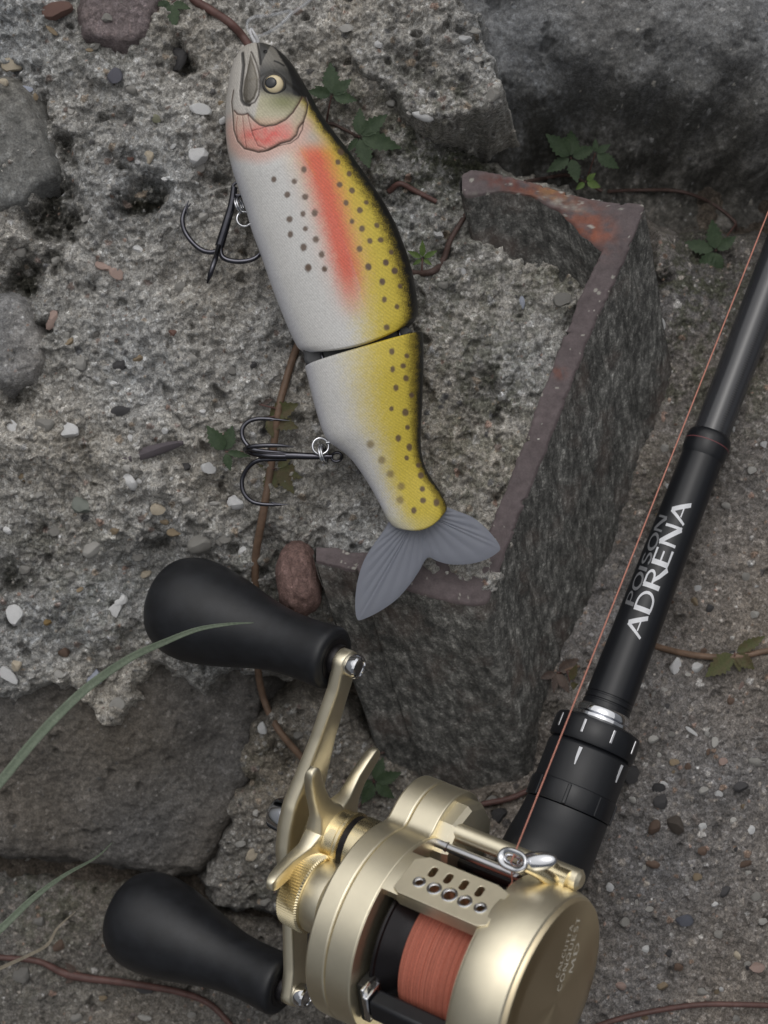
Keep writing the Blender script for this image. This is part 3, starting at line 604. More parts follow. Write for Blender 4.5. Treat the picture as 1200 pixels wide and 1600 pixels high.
GRD = bpy.data.objects['ground']
for (px, py, r, z) in [(610, 1190, 22, -262), (650, 1215, 28, -258), (700, 1230, 24, -250), (745, 1228, 20, -240), (780, 1215, 17, -232), (575, 1150, 20, -262), (640, 1175, 14, -255), (720, 1205, 13, -240), (810, 1228, 15, -225), (680, 1195, 12, -246), (600, 1225, 18, -258), (560, 1185, 16, -255), (770, 1245, 14, -226), (830, 1215, 12, -215), (846, 1165, 12, -205), (852, 1120, 11, -196), (866, 1080, 12, -190), (905, 1000, 9, -190), (940, 930, 10, -190), (975, 850, 10, -188), (1000, 780, 9, -186), (1015, 700, 9, -178), (890, 1040, 8, -186)]:
    o = bpy.data.objects.new('pebble', PEB[random.randrange(len(PEB))]); COL.objects.link(o); o.parent = GRD; q = un(px, py, z)
    o.location = (q - WL['ground']) * S; o.scale = (r * S * 1.1, r * S * random.uniform(.7, 1), r * S * .8); o.rotation_euler = (random.uniform(-.5, .5), random.uniform(-.5, .5), random.uniform(0, 6)); o.color = (*(np.array([.17, .15, .135]) * random.uniform(.5, 1.15)), 1)
# red stone wedged beside the steel flange: a thing of its own
bm = bmesh.new(); bmesh.ops.create_icosphere(bm, subdivisions=5, radius=1.0)
V = np.array([v.co[:] for v in bm.verts]); Fq = [tuple(v.index for v in f.verts) for f in bm.faces]; bm.free()
rsx = 1 + .10 * fbm(V[:, 0] * 10 + 40, V[:, 1] * 10, 9, 3, 800) + .05 * fbm(V[:, 0] * 10, V[:, 2] * 10 + V[:, 1] * 7, 3, 3, 810)
pp = un(468, 905, -70); sup = np.sign(V) * np.abs(V) ** .8
Vr = sup * rsx[:, None] * np.array([36, 60, 60]); ca, sa = math.cos(.12), math.sin(.12)
Vr = np.stack([Vr[:, 0] * ca - Vr[:, 1] * sa, Vr[:, 0] * sa + Vr[:, 1] * ca, Vr[:, 2]], 1) + pp
cr = np.array([.185, .12, .108]) * (1 + .35 * fbm(Vr[:, 0], Vr[:, 1], 30, 3, 820) + .25 * fbm(Vr[:, 0], Vr[:, 1], 8, 2, 830))[:, None]
tag(add('red_stone', Vr, Fq, MT['stone'], smooth=180, cols=np.clip(cr, .01, .6)), 'smooth reddish stone wedged upright between the black knob and the steel flange', 'stone')

# ------------------------------------------------------------------ steel channel set in the concrete
chan = empty('steel_channel', un(820, 620, -200), 'rusty brown steel channel with cut end showing, sunk in the concrete', 'steel channel')
PAIRS = [((722, 274), (722, 303)), ((729, 268), (729, 309)), ((745, 265), (742, 307)), ((800, 277), (775, 302)), ((850, 290), (815, 305)), ((895, 304), (845, 316)), ((945, 315), (885, 341)), ((985, 317), (910, 368)), ((1000, 318), (928, 384)), ((1007, 322), (938, 392)), ((1003, 338), (937, 402)),
         ((978, 403), (926, 424)), ((923, 524), (882, 524)), ((875, 650), (834, 650)), ((805, 825), (767, 825)), ((784, 885), (752, 856)), ((768, 930), (738, 869)), ((762, 941), (728, 873)), ((750, 946), (715, 874)), ((725, 946), (690, 873)), ((648, 927), (640, 868)), ((553, 895), (560, 862)), ((505, 884), (505, 855)), ((494, 880), (494, 853))]
Po = crom([un(*p[0], 0) for p in PAIRS], 16); Pi = crom([un(*p[1], 0) for p in PAIRS], 16)
def along(P, n=520):
    q = np.concatenate([[0], np.cumsum(np.linalg.norm(np.diff(Po0 + Pi0, axis=0), axis=1))]); t = np.linspace(0, q[-1], n)
    return np.stack([np.interp(t, q, P[:, k]) for k in range(3)], 1)
Po0, Pi0 = Po, Pi; Po = along(Po0); Pi = along(Pi0)
nseg = len(Po); arc = np.concatenate([[0], np.cumsum(np.linalg.norm(np.diff(Po, axis=0), axis=1))])
jit = fbm(arc, arc * 0 + 3, 26, 4, 910) * 3.6 + fbm(arc, arc * 0, 7, 2, 915) * 1.2 - 5 * sstep(.38, .6, fbm(arc, arc * 0 + 5, 16, 2, 917)); jit2 = fbm(arc, arc * 0 + 9, 24, 4, 920) * 4.5 + 6 * sstep(.35, .6, fbm(arc, arc * 0 + 2, 18, 2, 921))
dirv = Po - Pi; dirv /= np.linalg.norm(dirv, axis=1)[:, None]
Po = Po + dirv * jit[:, None]; Pi = Pi + dirv * jit2[:, None]
NA = 22; tt = np.linspace(0, 1, NA)
Vr = (Pi[:, None, :] * (1 - tt)[None, :, None] + Po[:, None, :] * tt[None, :, None]).reshape(-1, 3)
edge_d = np.minimum(tt, 1 - tt)[None, :] * np.linalg.norm(Po - Pi, axis=1)[:, None]
Vr[:, 2] += (-3.0 * (1 - sstep(0, 4.5, edge_d))).ravel() + 1.5 * fbm(Vr[:, 0], Vr[:, 1], 20, 3, 930)
ir = np.arange(nseg * NA).reshape(nseg, NA)
Fr = np.stack([ir[:-1, :-1].ravel(), ir[:-1, 1:].ravel(), ir[1:, 1:].ravel(), ir[1:, :-1].ravel()], 1)
px_ = Vr[:, 0] + 600; py_ = 800 - Vr[:, 1]
cr = np.ones((len(Vr), 3)) * alb(82, 74, 75) * (1 + .18 * fbm(Vr[:, 0], Vr[:, 1], 60, 3, 940))[:, None]
def blot(c, x, y, rx, ry, col, amt, sd, rot=0):
    X_, Y_ = px_ - x, py_ - y; c_, s_ = math.cos(rot), math.sin(rot)
    q = ((X_ * c_ + Y_ * s_) / rx) ** 2 + ((-X_ * s_ + Y_ * c_) / ry) ** 2
    g = np.exp(-q ** 1.4) * sstep(-.35, .3, fbm(px_, py_, 14, 4, sd)) * amt
    return c * (1 - g)[:, None] + np.array(col) * g[:, None]
cr = blot(cr, 915, 352, 48, 34, alb(112, 70, 56), .85, 950, .6); cr = blot(cr, 930, 362, 26, 18, alb(124, 72, 54), .8, 955)
cr = blot(cr, 840, 300, 70, 12, alb(108, 70, 54), .95, 960, .25); cr = blot(cr, 865, 303, 26, 10, alb(132, 96, 62), .8, 962, .3); cr = blot(cr, 795, 288, 40, 12, alb(88, 50, 44), .8, 965, .2); cr = blot(cr, 872, 583, 14, 10, alb(110, 66, 52), .6, 967)
cr = blot(cr, 880, 318, 34, 7, alb(140, 138, 130), .7, 968, .3); cr = blot(cr, 770, 304, 40, 5, alb(120, 118, 110), .5, 969, 0)
for k in range(100):
    i = random.randrange(len(Vr)); x, y = px_[i], py_[i]; r = random.choice([1.6, 1.6, 1.8, 2.0, 2.6, 3.2])
    if 25 < k and not (420 < y < 560 or y > 840 or y < 340): continue
    m_ = ((px_ - x) ** 2 + ((py_ - y) * 1.3) ** 2) < r * r
    cr[m_] = alb(150, 147, 140) * random.uniform(.6, 1)
add('end_face', Vr, Fr, MT['rim'], chan, smooth=180, cols=np.clip(cr, .01, .7), fix=False)
EV = np.array([88., -297, -200])
def wall(name, P, sgn, td):
    ts = np.linspace(0, td, 70); V = []; fl = []
    ar = np.concatenate([[0], np.cumsum(np.linalg.norm(np.diff(P, axis=0), axis=1))])
    for i, t in enumerate(ts):
        nz = 5.0 * fbm(ar, ar * 0 + t * 300 * .35, 40, 4, 970) + 2.2 * fbm(ar, ar * 0 + t * 300 * .4, 9, 3, 975)
        amt = min(1, t * 9) * (1 if name == 'outer_face' else .45); V.append(P + np.array([0, 0, -2.6]) + EV * t + dirv * (sgn * (nz * amt + (1.5 - 2.5 * min(1, t * 30)) * 0))[:, None])
        fl.append(np.stack([ar * .006, np.full(len(ar), t * 360 * .0042), np.zeros(len(ar))], 1))
    V = np.vstack(V); n = len(P); ii = np.arange(len(ts) * n).reshape(len(ts), n)
    F = np.stack([ii[:-1, :-1].ravel(), ii[:-1, 1:].ravel(), ii[1:, 1:].ravel(), ii[1:, :-1].ravel()], 1)
    o = add(name, V, F, MT['web'], chan, smooth=180)
    at = o.data.attributes.new('flow', 'FLOAT_VECTOR', 'POINT'); at.data.foreach_set('vector', np.vstack(fl).astype(np.float32).ravel())
    return o
wall('outer_face', Po, 1, 1.5); wall('inner_face', Pi, 1, .6)
for e, nm in ((0, 'flange_tip'), (-1, 'flange_tip')):      # the ends of the two flanges
    q = np.linspace(0, 1, 12); ts = np.linspace(0, 1.2, 40)
    V = np.vstack([Pi[e] * (1 - q)[:, None] + Po[e] * q[:, None] + EV * t + np.array([0, 0, -2.6]) + np.array([-2.5, 0, 0]) * (np.sin(q * math.pi) * 2 + 1.2 * noise(q * 4, q * 0 + t * 6, 980))[:, None] for t in ts])
    ii = np.arange(len(ts) * 12).reshape(len(ts), 12); F = np.stack([ii[:-1, :-1].ravel(), ii[:-1, 1:].ravel(), ii[1:, 1:].ravel(), ii[1:, :-1].ravel()], 1)
    o = add(nm, V, F, MT['web'], chan, smooth=180)
    at = o.data.attributes.new('flow', 'FLOAT_VECTOR', 'POINT')
    at.data.foreach_set('vector', np.vstack([np.stack([q * .3, q * 0 + t * .57, q * 0], 1) for t in ts]).astype(np.float32).ravel())

# ------------------------------------------------------------------ fish lure
ZL = 60.0
lure = empty('fish_lure', un(520, 500, 0), 'jointed trout shaped fishing lure with red stripe and treble hooks', 'fishing lure')
FL = [(392, 70), (380, 76), (369, 90), (361, 110), (356, 140), (353, 170), (353, 205), (356, 235), (363, 265), (372, 292), (384, 328), (395, 365), (408, 400), (420, 435), (433, 470), (447, 505), (459, 532), (468, 546), (482, 553)]
FR = [(396, 70), (418, 71), (436, 80), (456, 100), (470, 122), (485, 148), (500, 176), (518, 202), (540, 230), (560, 258), (580, 286), (600, 317), (618, 350), (632, 385), (643, 420), (650, 455), (653, 478), (652, 494), (642, 508)]
RL = [(476, 572), (484, 604), (491, 632), (498, 656), (505, 676), (514, 690), (530, 702), (545, 714), (559, 731), (573, 752), (586, 774), (597, 795), (606, 812), (616, 823), (626, 827)]
RR_ = [(661, 518), (662, 550), (661.5, 580), (660.5, 610), (659.5, 640), (658, 668), (657.5, 692), (660, 715), (666, 733), (674, 747), (684, 762), (692, 776), (697, 788), (698, 796), (694, 803)]
def resample(P, n):
    P = crom([(x, y, 0) for x, y in P], 24)[:, :2]; s = np.concatenate([[0], np.cumsum(np.linalg.norm(np.diff(P, axis=0), axis=1))]); s /= s[-1]
    t = np.linspace(0, 1, n); return np.stack([np.interp(t, s, P[:, 0]), np.interp(t, s, P[:, 1])], 1)
GILL = {}
def zl(pts): return [(340 + x / 5.4545, 50 + y / 5.4545) for x, y in pts]
MOUTH = zl([(222, 215), (236, 330), (226, 450), (218, 560), (226, 640), (250, 676), (292, 692)])
MAX_P = zl([(292, 225), (318, 300), (345, 380), (366, 470), (366, 560), (340, 640), (300, 676), (258, 668), (238, 600), (245, 480), (268, 380), (284, 290)])
MAXO = zl([(292, 692), (340, 670), (372, 610), (380, 520), (372, 420), (345, 320), (310, 235), (298, 215)])
SNOUT = zl([(345, 108), (362, 200), (378, 300), (381, 335)])
CHEEK = zl([(160, 720), (190, 758), (235, 770), (278, 764), (330, 820), (380, 865), (430, 880), (520, 866), (600, 822), (660, 755), (706, 670), (732, 608)])
GILLL = zl([(758, 600), (778, 660), (770, 740), (745, 830), (706, 886), (690, 950), (640, 1000), (560, 1022), (490, 1060), (430, 1085), (370, 1090), (250, 1050), (190, 980), (156, 880), (148, 760), (135, 640), (150, 540)])
GILL2 = zl([(745, 830), (738, 900), (700, 975), (640, 1020), (540, 1042), (450, 1082)])
G3 = zl([(280, 775), (300, 860), (325, 950), (370, 1040), (432, 1065)]); G4 = zl([(235, 780), (246, 900), (268, 1045)]); G5 = zl([(310, 912), (372, 902), (418, 888)])
G6 = zl([(190, 780), (178, 860), (190, 960)])
BLACKP = zl([(400, 95), (500, 180), (560, 290), (605, 360), (640, 450), (648, 560), (660, 600), (705, 612), (755, 600), (830, 720), (900, 850), (1000, 960), (1080, 1080), (1500, 1400), (1500, 0), (420, 0)])
SPOTS = [(250 + x / 2.667, y / 2.667) for x, y in [(608, 742), (569, 790), (485, 780), (540, 843), (613, 853), (549, 942), (604, 922), (652, 919), (552, 1003), (614, 982), (657, 1026), (606, 1057), (680, 1087), (627, 1138), (692, 1146), (756, 657), (745, 704), (791, 750), (753, 800), (803, 821), (779, 875), (835, 903), (861, 868), (803, 951), (844, 980), (904, 962), (876, 1030), (920, 1022), (834, 1064), (963, 1070), (870, 1136), (941, 1115), (977, 1147), (926, 1192)]]
SPOTS += [(350 + x / 2.4, 400 + y / 2.4) for x, y in [(607, 43), (639, 72), (543, 62), (594, 116), (659, 128), (601, 181), (648, 205), (610, 283), (322, 66), (383, 72), (629, 371), (684, 385), (671, 422), (632, 436), (681, 467), (644, 504), (702, 528), (628, 580), (679, 592), (687, 647), (653, 688), (694, 720), (684, 760), (743, 874), (745, 917), (711, 954), (795, 925), (737, 824), (728, 786)]]
FAINT = [(350 + x / 2.4, 400 + y / 2.4) for x, y in [(550, 710), (592, 768), (624, 819), (664, 865), (660, 915)]]
def mixc(C, col, m): return C * (1 - m)[..., None] + np.asarray(col) * m[..., None]
def paint(px, py, w, rear):
    gr = .16 * noise(px / 1.9, py / 1.9, 77) + .12 * fbm(px, py, 9, 2, 78)
    C = np.ones(px.shape + (3,)) * alb(173, 172, 170)
    C = mixc(C, alb(158, 160, 170), sstep(-.75, -1.0, w) * .6)
    WARM = alb(176, 168, 140); YEL = alb(172, 154, 58); OLV = alb(112, 98, 34); BLK = np.array([.010, .010, .009])
    if not rear:
        C = mixc(C, WARM, sstep(-.25, .2, w + gr * .5) * .6)
        C = mixc(C, YEL, sstep(-.12, .52, w + gr * .7 + (py - 400) * .0006))
        C = mixc(C, OLV, sstep(.66, .84, w + gr * .4)); C = mixc(C, BLK, sstep(.77, .91, w + gr * .4))
        st = [(478, 222), (496, 262), (514, 320), (530, 380), (543, 430), (551, 490)]
        ds = pdist(px, py, st, False); hw = np.interp(py, [215, 250, 330, 420, 495], [27, 29, 29, 27, 20])
        m = np.clip((1 - sstep(-hw * .1, hw * 1.3, ds + gr * 26)) * 1.15, 0, 1) * sstep(520, 420, py + gr * 20) * sstep(200, 262, py)
        halo = (1 - sstep(hw * .3, hw * 2.1, ds + gr * 26)) * sstep(535, 430, py + gr * 20) * sstep(200, 245, py) * sstep(.9, .6, w)
        C = mixc(C, np.where((w > np.interp(py, [220, 500], [.22, .18]))[..., None], alb(182, 132, 62), alb(180, 150, 138)), halo * .62)
        C = mixc(C, alb(180, 78, 58), m * .94)
    else:
        C = mixc(C, WARM, sstep(-.7, .0, w + gr * .4) * .6)
        C = mixc(C, YEL, sstep(-.55, .36, w + gr * .8 + sstep(680, 800, py) * .42)); C = mixc(C, OLV, sstep(.64, .82, w + gr * .4)); C = mixc(C, BLK, sstep(.80, .94, w + gr * .35 - sstep(740, 800, py) * .08))
        C = mixc(C, alb(180, 172, 120), sstep(795, 826, py - (w * 8)) * .35)
    relief = np.zeros(px.shape)
    if not rear:
        hd = py < 290
        dgill = pdist(px, py, GILLL, False); dch = pdist(px, py, CHEEK, False)
        inside = pdist(px, py, GILLL + [(430, 120)]) ; inch = pdist(px, py, CHEEK + [(476, 130), (440, 60), (400, 60), (366, 120), (358, 170)])
        HEADW = alb(152, 148, 142)
        headm = sstep(262, 232, py + (px - 430) * .12) 
        C = mixc(C, HEADW, headm * sstep(.85, .5, w) * .9)
        # pink shading around the gill edge
        C = mixc(C, alb(178, 140, 128), (1 - sstep(6, 26, np.abs(dgill))) * sstep(175, 215, py) * .7 * sstep(.9, .6, w))
        red = sstep(-3, 6, inside) * sstep(2, -2, inch) * sstep(168, 190, py)
        C = mixc(C, alb(170, 148, 134), red * .8); C = mixc(C, alb(180, 88, 80), red * np.exp(-(((px - 425) / 52) ** 2 + ((py - 226) / 22) ** 2) ** 1.5) * (.86 + .5 * fbm(px, py, 12, 2, 79)))
        C = mixc(C, alb(150, 146, 120), red * sstep(452, 470, px) * .6)
        # cheek: olive green then cream then grey crown
        chk = sstep(-1, 3, inch) * sstep(405, 412, px + (py - 170) * .2)
        C = mixc(C, alb(158, 152, 128), chk * .9); C = mixc(C, alb(98, 100, 62), chk * np.exp(-((px - 444) / 30) ** 2 - ((py - 172) / 17) ** 2) * .92)
        C = mixc(C, alb(166, 128, 112), chk * sstep(192, 205, py) * .5)
        crown = sstep(172, 150, py - (px - 430) * .12) * sstep(404, 410, px - (py - 100) * .05) * sstep(-.5, .0, w)
        C = mixc(C, alb(40, 40, 40), crown * .97)
        sn = sstep(0, 2, -(pdist(px, py, SNOUT + [(430, 60)]))) * sstep(125, 100, py) * sstep(372, 384, px)
        C = mixc(C, alb(130, 126, 118), sn * .5)
        bl = sstep(-1.5, 2.0, pdist(px, py, BLACKP) + gr * 6) * sstep(262, 200, py)
        C = mixc(C, np.array([.008, .008, .008]), bl)
        # jaw plate
        dm = pdist(px, py, MAX_P); jm = sstep(-.6, 1.0, dm)
        C = mixc(C, alb(104, 99, 90), jm * .95); C = mixc(C, alb(66, 62, 56), jm * sstep(-2, -9, px - np.interp(py, [90, 170], [402, 402])) * .6); C = mixc(C, alb(74, 70, 62), jm * sstep(130, 165, py) * .5); relief += 2.6 * sstep(0, 4, dm)
        for L_, wd, dp, col in ((MOUTH, 2.5, 3.2, (30, 28, 27)), (MAXO, 1.1, 1.6, (62, 54, 48)), (SNOUT, 1.3, 1.6, (36, 33, 32)), (CHEEK, 1.15, 1.8, (84, 58, 48)), (GILLL, 1.2, 2.2, (80, 66, 56)), (GILL2, .9, 1.2, (84, 62, 52)), (G3, .7, 1.2, (120, 68, 60)), (G4, .6, 1.0, (130, 78, 70)), (G5, .6, 1.0, (120, 66, 58)), (G6, .6, .8, (150, 100, 92))):
            dd = pdist(px, py, L_, False); g = (1 - sstep(wd * .5, wd * 1.5, dd)); C = mixc(C, alb(*col) * .7, g * .9); relief -= dp * (1 - sstep(0, wd * 1.9, dd))
        relief += 2.2 * sstep(-2, 5, inside) * sstep(290, 250, py) + 1.6 * sstep(-2, 5, inch) * (px > 390)
        nd = np.hypot(px - 417, py - 89.5); C = mixc(C, np.array([.01, .01, .01]), 1 - sstep(2.2, 3.4, nd)); relief -= 2.5 * (1 - sstep(1.5, 4, nd))
        C = mixc(C, np.array([.015, .014, .013]), (1 - sstep(.8, 2.2, pdist(px, py, zl([(498, 300), (540, 315), (575, 335)]), False))))
    rsp = np.random.RandomState(3)
    for x, y in SPOTS:
        rr = 4.7 * rsp.uniform(.82, 1.18)
        q = np.hypot((px - x) * rsp.uniform(.9, 1.1), (py - y) * rsp.uniform(.78, 1)); C = mixc(C, alb(80, 64, 52), (1 - sstep(rr * .62, rr * 1.2, q + gr * 3)) * .92)
    if rear:
        for x, y in FAINT:
            q = np.hypot(px - x, py - y); C = mixc(C, alb(104, 88, 56), (1 - sstep(3, 8.5, q + gr * 6)) * .72)
    return np.clip(C, .004, .85), relief
def body(name, Lp, Rp, n, m, hprof, bulge0, bulge1, rear):
    L_ = resample(Lp, n); R_ = resample(Rp, n); s = np.linspace(0, 1, n)
    h = np.interp(s, [a for a, _ in hprof], [b for _, b in hprof]); kw = n // 9; ker = np.hanning(2 * kw + 1); hp = np.concatenate([2 * h[0] - h[kw:0:-1], h, 2 * h[-1] - h[-2:-kw - 2:-1]]); h = np.convolve(hp, ker / ker.sum(), 'valid') if rear else h
    th = np.concatenate([np.linspace(0, math.pi, m, endpoint=False), np.linspace(math.pi, 2 * math.pi, m // 4, endpoint=False)])
    cw = np.sign(np.cos(th)) * np.abs(np.cos(th)) ** .86; zz = np.sign(np.sin(th)) * np.abs(np.sin(th)) ** .9
    mid = (L_ + R_) / 2; half = (R_ - L_) / 2; along = np.gradient(mid, axis=0); along /= np.linalg.norm(along, axis=1)[:, None]
    bl = bulge0 * (1 - s) ** 6 + bulge1 * s ** 6
    rim = np.ones(n); rz = np.ones(n)
    for k, (a, b) in enumerate(((.955, .90), (.985, .955), (.996, .985))):
        rim[-1 - k] = a if True else 1; rz[-1 - k] = b
        if rear: rim[k] = (.962, .988, .997)[k]; rz[k] = (.90, .955, .985)[k]
    PX = mid[:, None, 0] + half[:, None, 0] * cw * rim[:, None] + along[:, None, 0] * (bl[:, None] * (1 - cw ** 2))
    PY = mid[:, None, 1] + half[:, None, 1] * cw * rim[:, None] + along[:, None, 1] * (bl[:, None] * (1 - cw ** 2))
    C, rel = paint(PX, PY, np.broadcast_to(cw, PX.shape), rear)
    Zz = ZL + (h * rz)[:, None] * zz + rel * np.clip(zz * 3, -1, 1)
    k = (D - ZL) / D; V = np.stack([(PX - 600) * k, (800 - PY) * k, Zz], -1)
    M_ = PX.shape[1]; ii = np.arange(n * M_).reshape(n, M_); jj = np.roll(ii, -1, 1)
    F = np.stack([ii[:-1].ravel(), jj[:-1].ravel(), jj[1:].ravel(), ii[1:].ravel()], 1).tolist()
    V = V.reshape(-1, 3); C = C.reshape(-1, 3)
    for r in (0, n - 1):
        c = V[ii[r]].mean(0); V = np.vstack([V, c]); C = np.vstack([C, [[.02, .02, .02]]]); q = len(V) - 1
        F += [(ii[r, a], jj[r, a], q) for a in range(M_)]
    return V, F, C
V, F, C = body('front', FL, FR, 430, 200, [(0, 9), (.03, 19), (.08, 30), (.16, 42), (.28, 54), (.45, 63), (.75, 64), (1, 60)], 0, 15, False)
fb = add('front_body', V, F, MT['lure'], lure, smooth=180, cols=C); front_V = V
V, F, C = body('rear', RL, RR_, 270, 180, [(0, 59), (.15, 59), (.45, 46), (.75, 27), (.93, 22), (1, 17)], 1, 12, True)
rb = add('rear_body', V, F, MT['lure'], lure, smooth=180, cols=C); rear_V = V
def surf(Vs, px, py):
    k = D / (D - ZL); d = (Vs[:, 0] * k + 600 - px) ** 2 + (800 - Vs[:, 1] * k - py) ** 2
    d = d + np.where(Vs[:, 2] < ZL, 1e6, 0); return Vs[np.argmin(d)]
# joint between the bodies
jo = [(474, 540), (560, 530), (630, 508), (646, 520), (630, 536), (560, 560), (492, 580), (476, 568)]
V, F = prism([tuple(un(x, y, ZL)[:2]) for x, y in jo], ZL - 40, ZL + 22); add('joint_insert', V, F, mat_plain('grey joint insert', (.05, .052, .055), .5, 0, 12, .2), lure, smooth=0, bevel=5)
for x, y in ((508, 566), (628, 528)):
    V, F = tube([un(x - 6, y - 14, ZL + 26), un(x - 2, y, ZL + 34), un(x + 2, y + 14, ZL + 26)], 2.6, 10); add('hinge_pin', V, F, MT['hook'], lure)
# eye
ec = surf(front_V, 432, 145); en = np.array([.10, .06, 1.0]); en /= np.linalg.norm(en); ex_ = np.cross([0, 1, 0], en); ex_ /= np.linalg.norm(ex_); ey_ = np.cross(en, ex_)
V, F = lathe([(0, -4), (17.5, -4), (18.2, .5), (16.5, 2.6), (14.5, 3.0), (14, 1)], 40); V = V * [1, .97, 1]
eye = add('eye', *[frame(lathe([(0, -3), (14.4, -3), (14.2, 1.2), (12, 4.2), (7, 6.4), (0, 7)], 40)[0], ec, ex_, ey_, en), lathe([(0, -3), (14.4, -3), (14.2, 1.2), (12, 4.2), (7, 6.4), (0, 7)], 40)[1]], MT['eye_white'], lure, smooth=180)
add('socket_ring', frame(V, ec, ex_, ey_, en), F, MT['eye_ring'], lure, smooth=60)
pv, pf = lathe([(8.4, -4), (8.4, 1.2), (7.8, 1.9), (5, 2.6), (0, 3.0)], 40)
pu = add('pupil', frame(pv, ec + ex_ * -5.0 + ey_ * .6 + en * 4.4, ex_ + en * .36, ey_, en - ex_ * .36), pf, MT['eye_dark'], eye, smooth=180)
# tail fin
OUT = [(612, 806), (600, 828), (584, 850), (570, 873), (561, 898), (556, 925), (555, 950), (558, 967), (566, 968), (590, 957), (618, 938), (640, 914), (655, 892), (664, 876), (671, 871), (684, 877), (705, 882), (735, 881), (760, 874), (779, 862), (781, 854), (774, 842), (758, 824), (738, 808), (716, 799), (698, 792)]
oc = crom([(x, y, 0) for x, y in OUT], 10)[:, :2]
bs = (656, 800)
def finmesh(zc, th):
    n = len(oc); rings = np.linspace(0.02, 1, 26); P = np.array(bs) + (oc - bs)[:, None, :] * rings[None, :, None]
    u = np.linspace(0, 1, n)[:, None]
    ridge = (np.abs(np.sin(u * 3.14159 * 21)) ** 1.5) * np.sin(np.clip(rings, 0, 1) * 3.14159)[None, :] ** .5 * 2.4
    edge_t = np.sqrt(np.clip((1 - rings) * 6, 0, 1))[None, :] * np.ones((n, 1))
    dist = np.hypot(P[..., 0] - bs[0], P[..., 1] - bs[1])
    zz = zc - 0.03 * dist + 6 * np.sin(dist / 60) * 0
    kk = (D - zz) / D
    T_ = np.stack([(P[..., 0] - 600) * kk, (800 - P[..., 1]) * kk, zz + (th * edge_t + ridge * edge_t) / 2 + .3], -1).reshape(-1, 3)
    B_ = T_.copy(); B_[:, 2] = (zz - (th * edge_t) / 2 - .3).ravel()
    m = len(rings); ii = np.arange(n * m).reshape(n, m); F = []
    for off, rev in ((0, False), (n * m, True)):
        q = np.stack([ii[:-1, :-1].ravel(), ii[:-1, 1:].ravel(), ii[1:, 1:].ravel(), ii[1:, :-1].ravel()], 1) + off
        F += (q[:, ::-1] if rev else q).tolist()
    e = ii[:, -1]; F += [(e[i], e[i + 1], e[i + 1] + n * m, e[i] + n * m) for i in range(n - 1)]
    for j in range(m - 1):
        F += [(ii[0, j], ii[0, j + 1], ii[0, j + 1] + n * m, ii[0, j] + n * m), (ii[-1, j], ii[-1, j + 1], ii[-1, j + 1] + n * m, ii[-1, j] + n * m)]
    return np.vstack([T_, B_]), F
V, F = finmesh(50, 5); add('tail_fin', V, F, MT['fin'], lure, smooth=60)
# hooks
def P3(L_): return np.array([un(*p) for p in L_])
h1 = empty('treble_hook', un(345, 360, 20)); h1.parent = lure; h1.location = (WL[h1.name] - WL[lure.name]) * S
del_l = [('shank', [(366, 292, 40), (362, 320, 38), (352, 355, 34), (343, 385, 28)], [4.2, 4.8, 5.4, 6.0]),
         ('bend', [(346, 380, 28), (341, 391, 27), (328, 394, 26), (314, 390, 24), (300, 378, 22), (289, 362, 20), (285, 345, 19), (288, 330, 18), (295, 313, 18)], [3.4, 3.4, 3.2, 3.2, 3.2, 3.2, 3.2, 2.6, .5]),
         ('bend', [(344, 382, 30), (345, 396, 32), (351, 404, 33), (364, 408, 34), (378, 408.5, 34), (392, 406, 34), (403, 400, 33), (411, 390, 32), (414, 380, 30)], [3.6, 3.6, 3.4, 3.4, 3.4, 3.2, 3.0, 2.2, .5]),
         ('bend', [(342, 384, 32), (339, 396, 46), (336, 406, 60), (332, 418, 66), (328, 430, 64), (324, 442, 56)], [3.4, 3.4, 3.4, 3.4, 3.2, 1.2])]
for nm, P, r in del_l:
    V, F = tube(crom(P3(P), 8), [x * 1.22 for x in r], 10)
    o = add(nm, V, F, MT['hook'], h1, smooth=80)
V, F = tube(crom(P3([(298, 318, 19), (291, 328, 18), (294, 338, 18)]), 5), [1.2, 1.6, .3], 8); add('barb', V, F, MT['hook'], h1, smooth=80)
def ring(name, c, r, tube_r, nrm, parent, mat, turns=1.0, ell=1.0):
    nrm = np.array(nrm, float); nrm /= np.linalg.norm(nrm); a_ = np.cross(nrm, [0, 0, 1] if abs(nrm[2]) < .9 else [1, 0, 0]); a_ /= np.linalg.norm(a_); b_ = np.cross(nrm, a_)
    t = np.linspace(0, 2 * math.pi * turns, int(40 * turns), endpoint=turns != 1.0)
    P = c + r * (np.cos(t)[:, None] * a_ + ell * np.sin(t)[:, None] * b_) + nrm * ((t / (2 * math.pi)) * tube_r * 2.0 * (turns != 1.0))[:, None]
    V, F = tube(P, tube_r, 10, closed=turns == 1.0); return add(name, V, F, mat, parent, smooth=80)
ring('hook_eye', un(373, 295, 40), 10.5, 2.6, (-.15, .1, .9), h1, MT['hook'])
ring('split_ring', un(371, 322, 40), 11.5, 1.7, (.85, .25, .35), lure, MT['chrome'], 1.9)
ring('hanger_ring', un(382, 342, 40), 11.5, 1.9, (.1, .1, 1), lure, MT['chrome'])
V, F = tube([un(390, 333, 42), un(402, 330, 46)], 2.2, 8); add('hanger_post', V, F, MT['chrome'], lure)
h2 = empty('treble_hook', un(430, 712, 10)); h2.parent = lure; h2.location = (WL[h2.name] - WL[lure.name]) * S
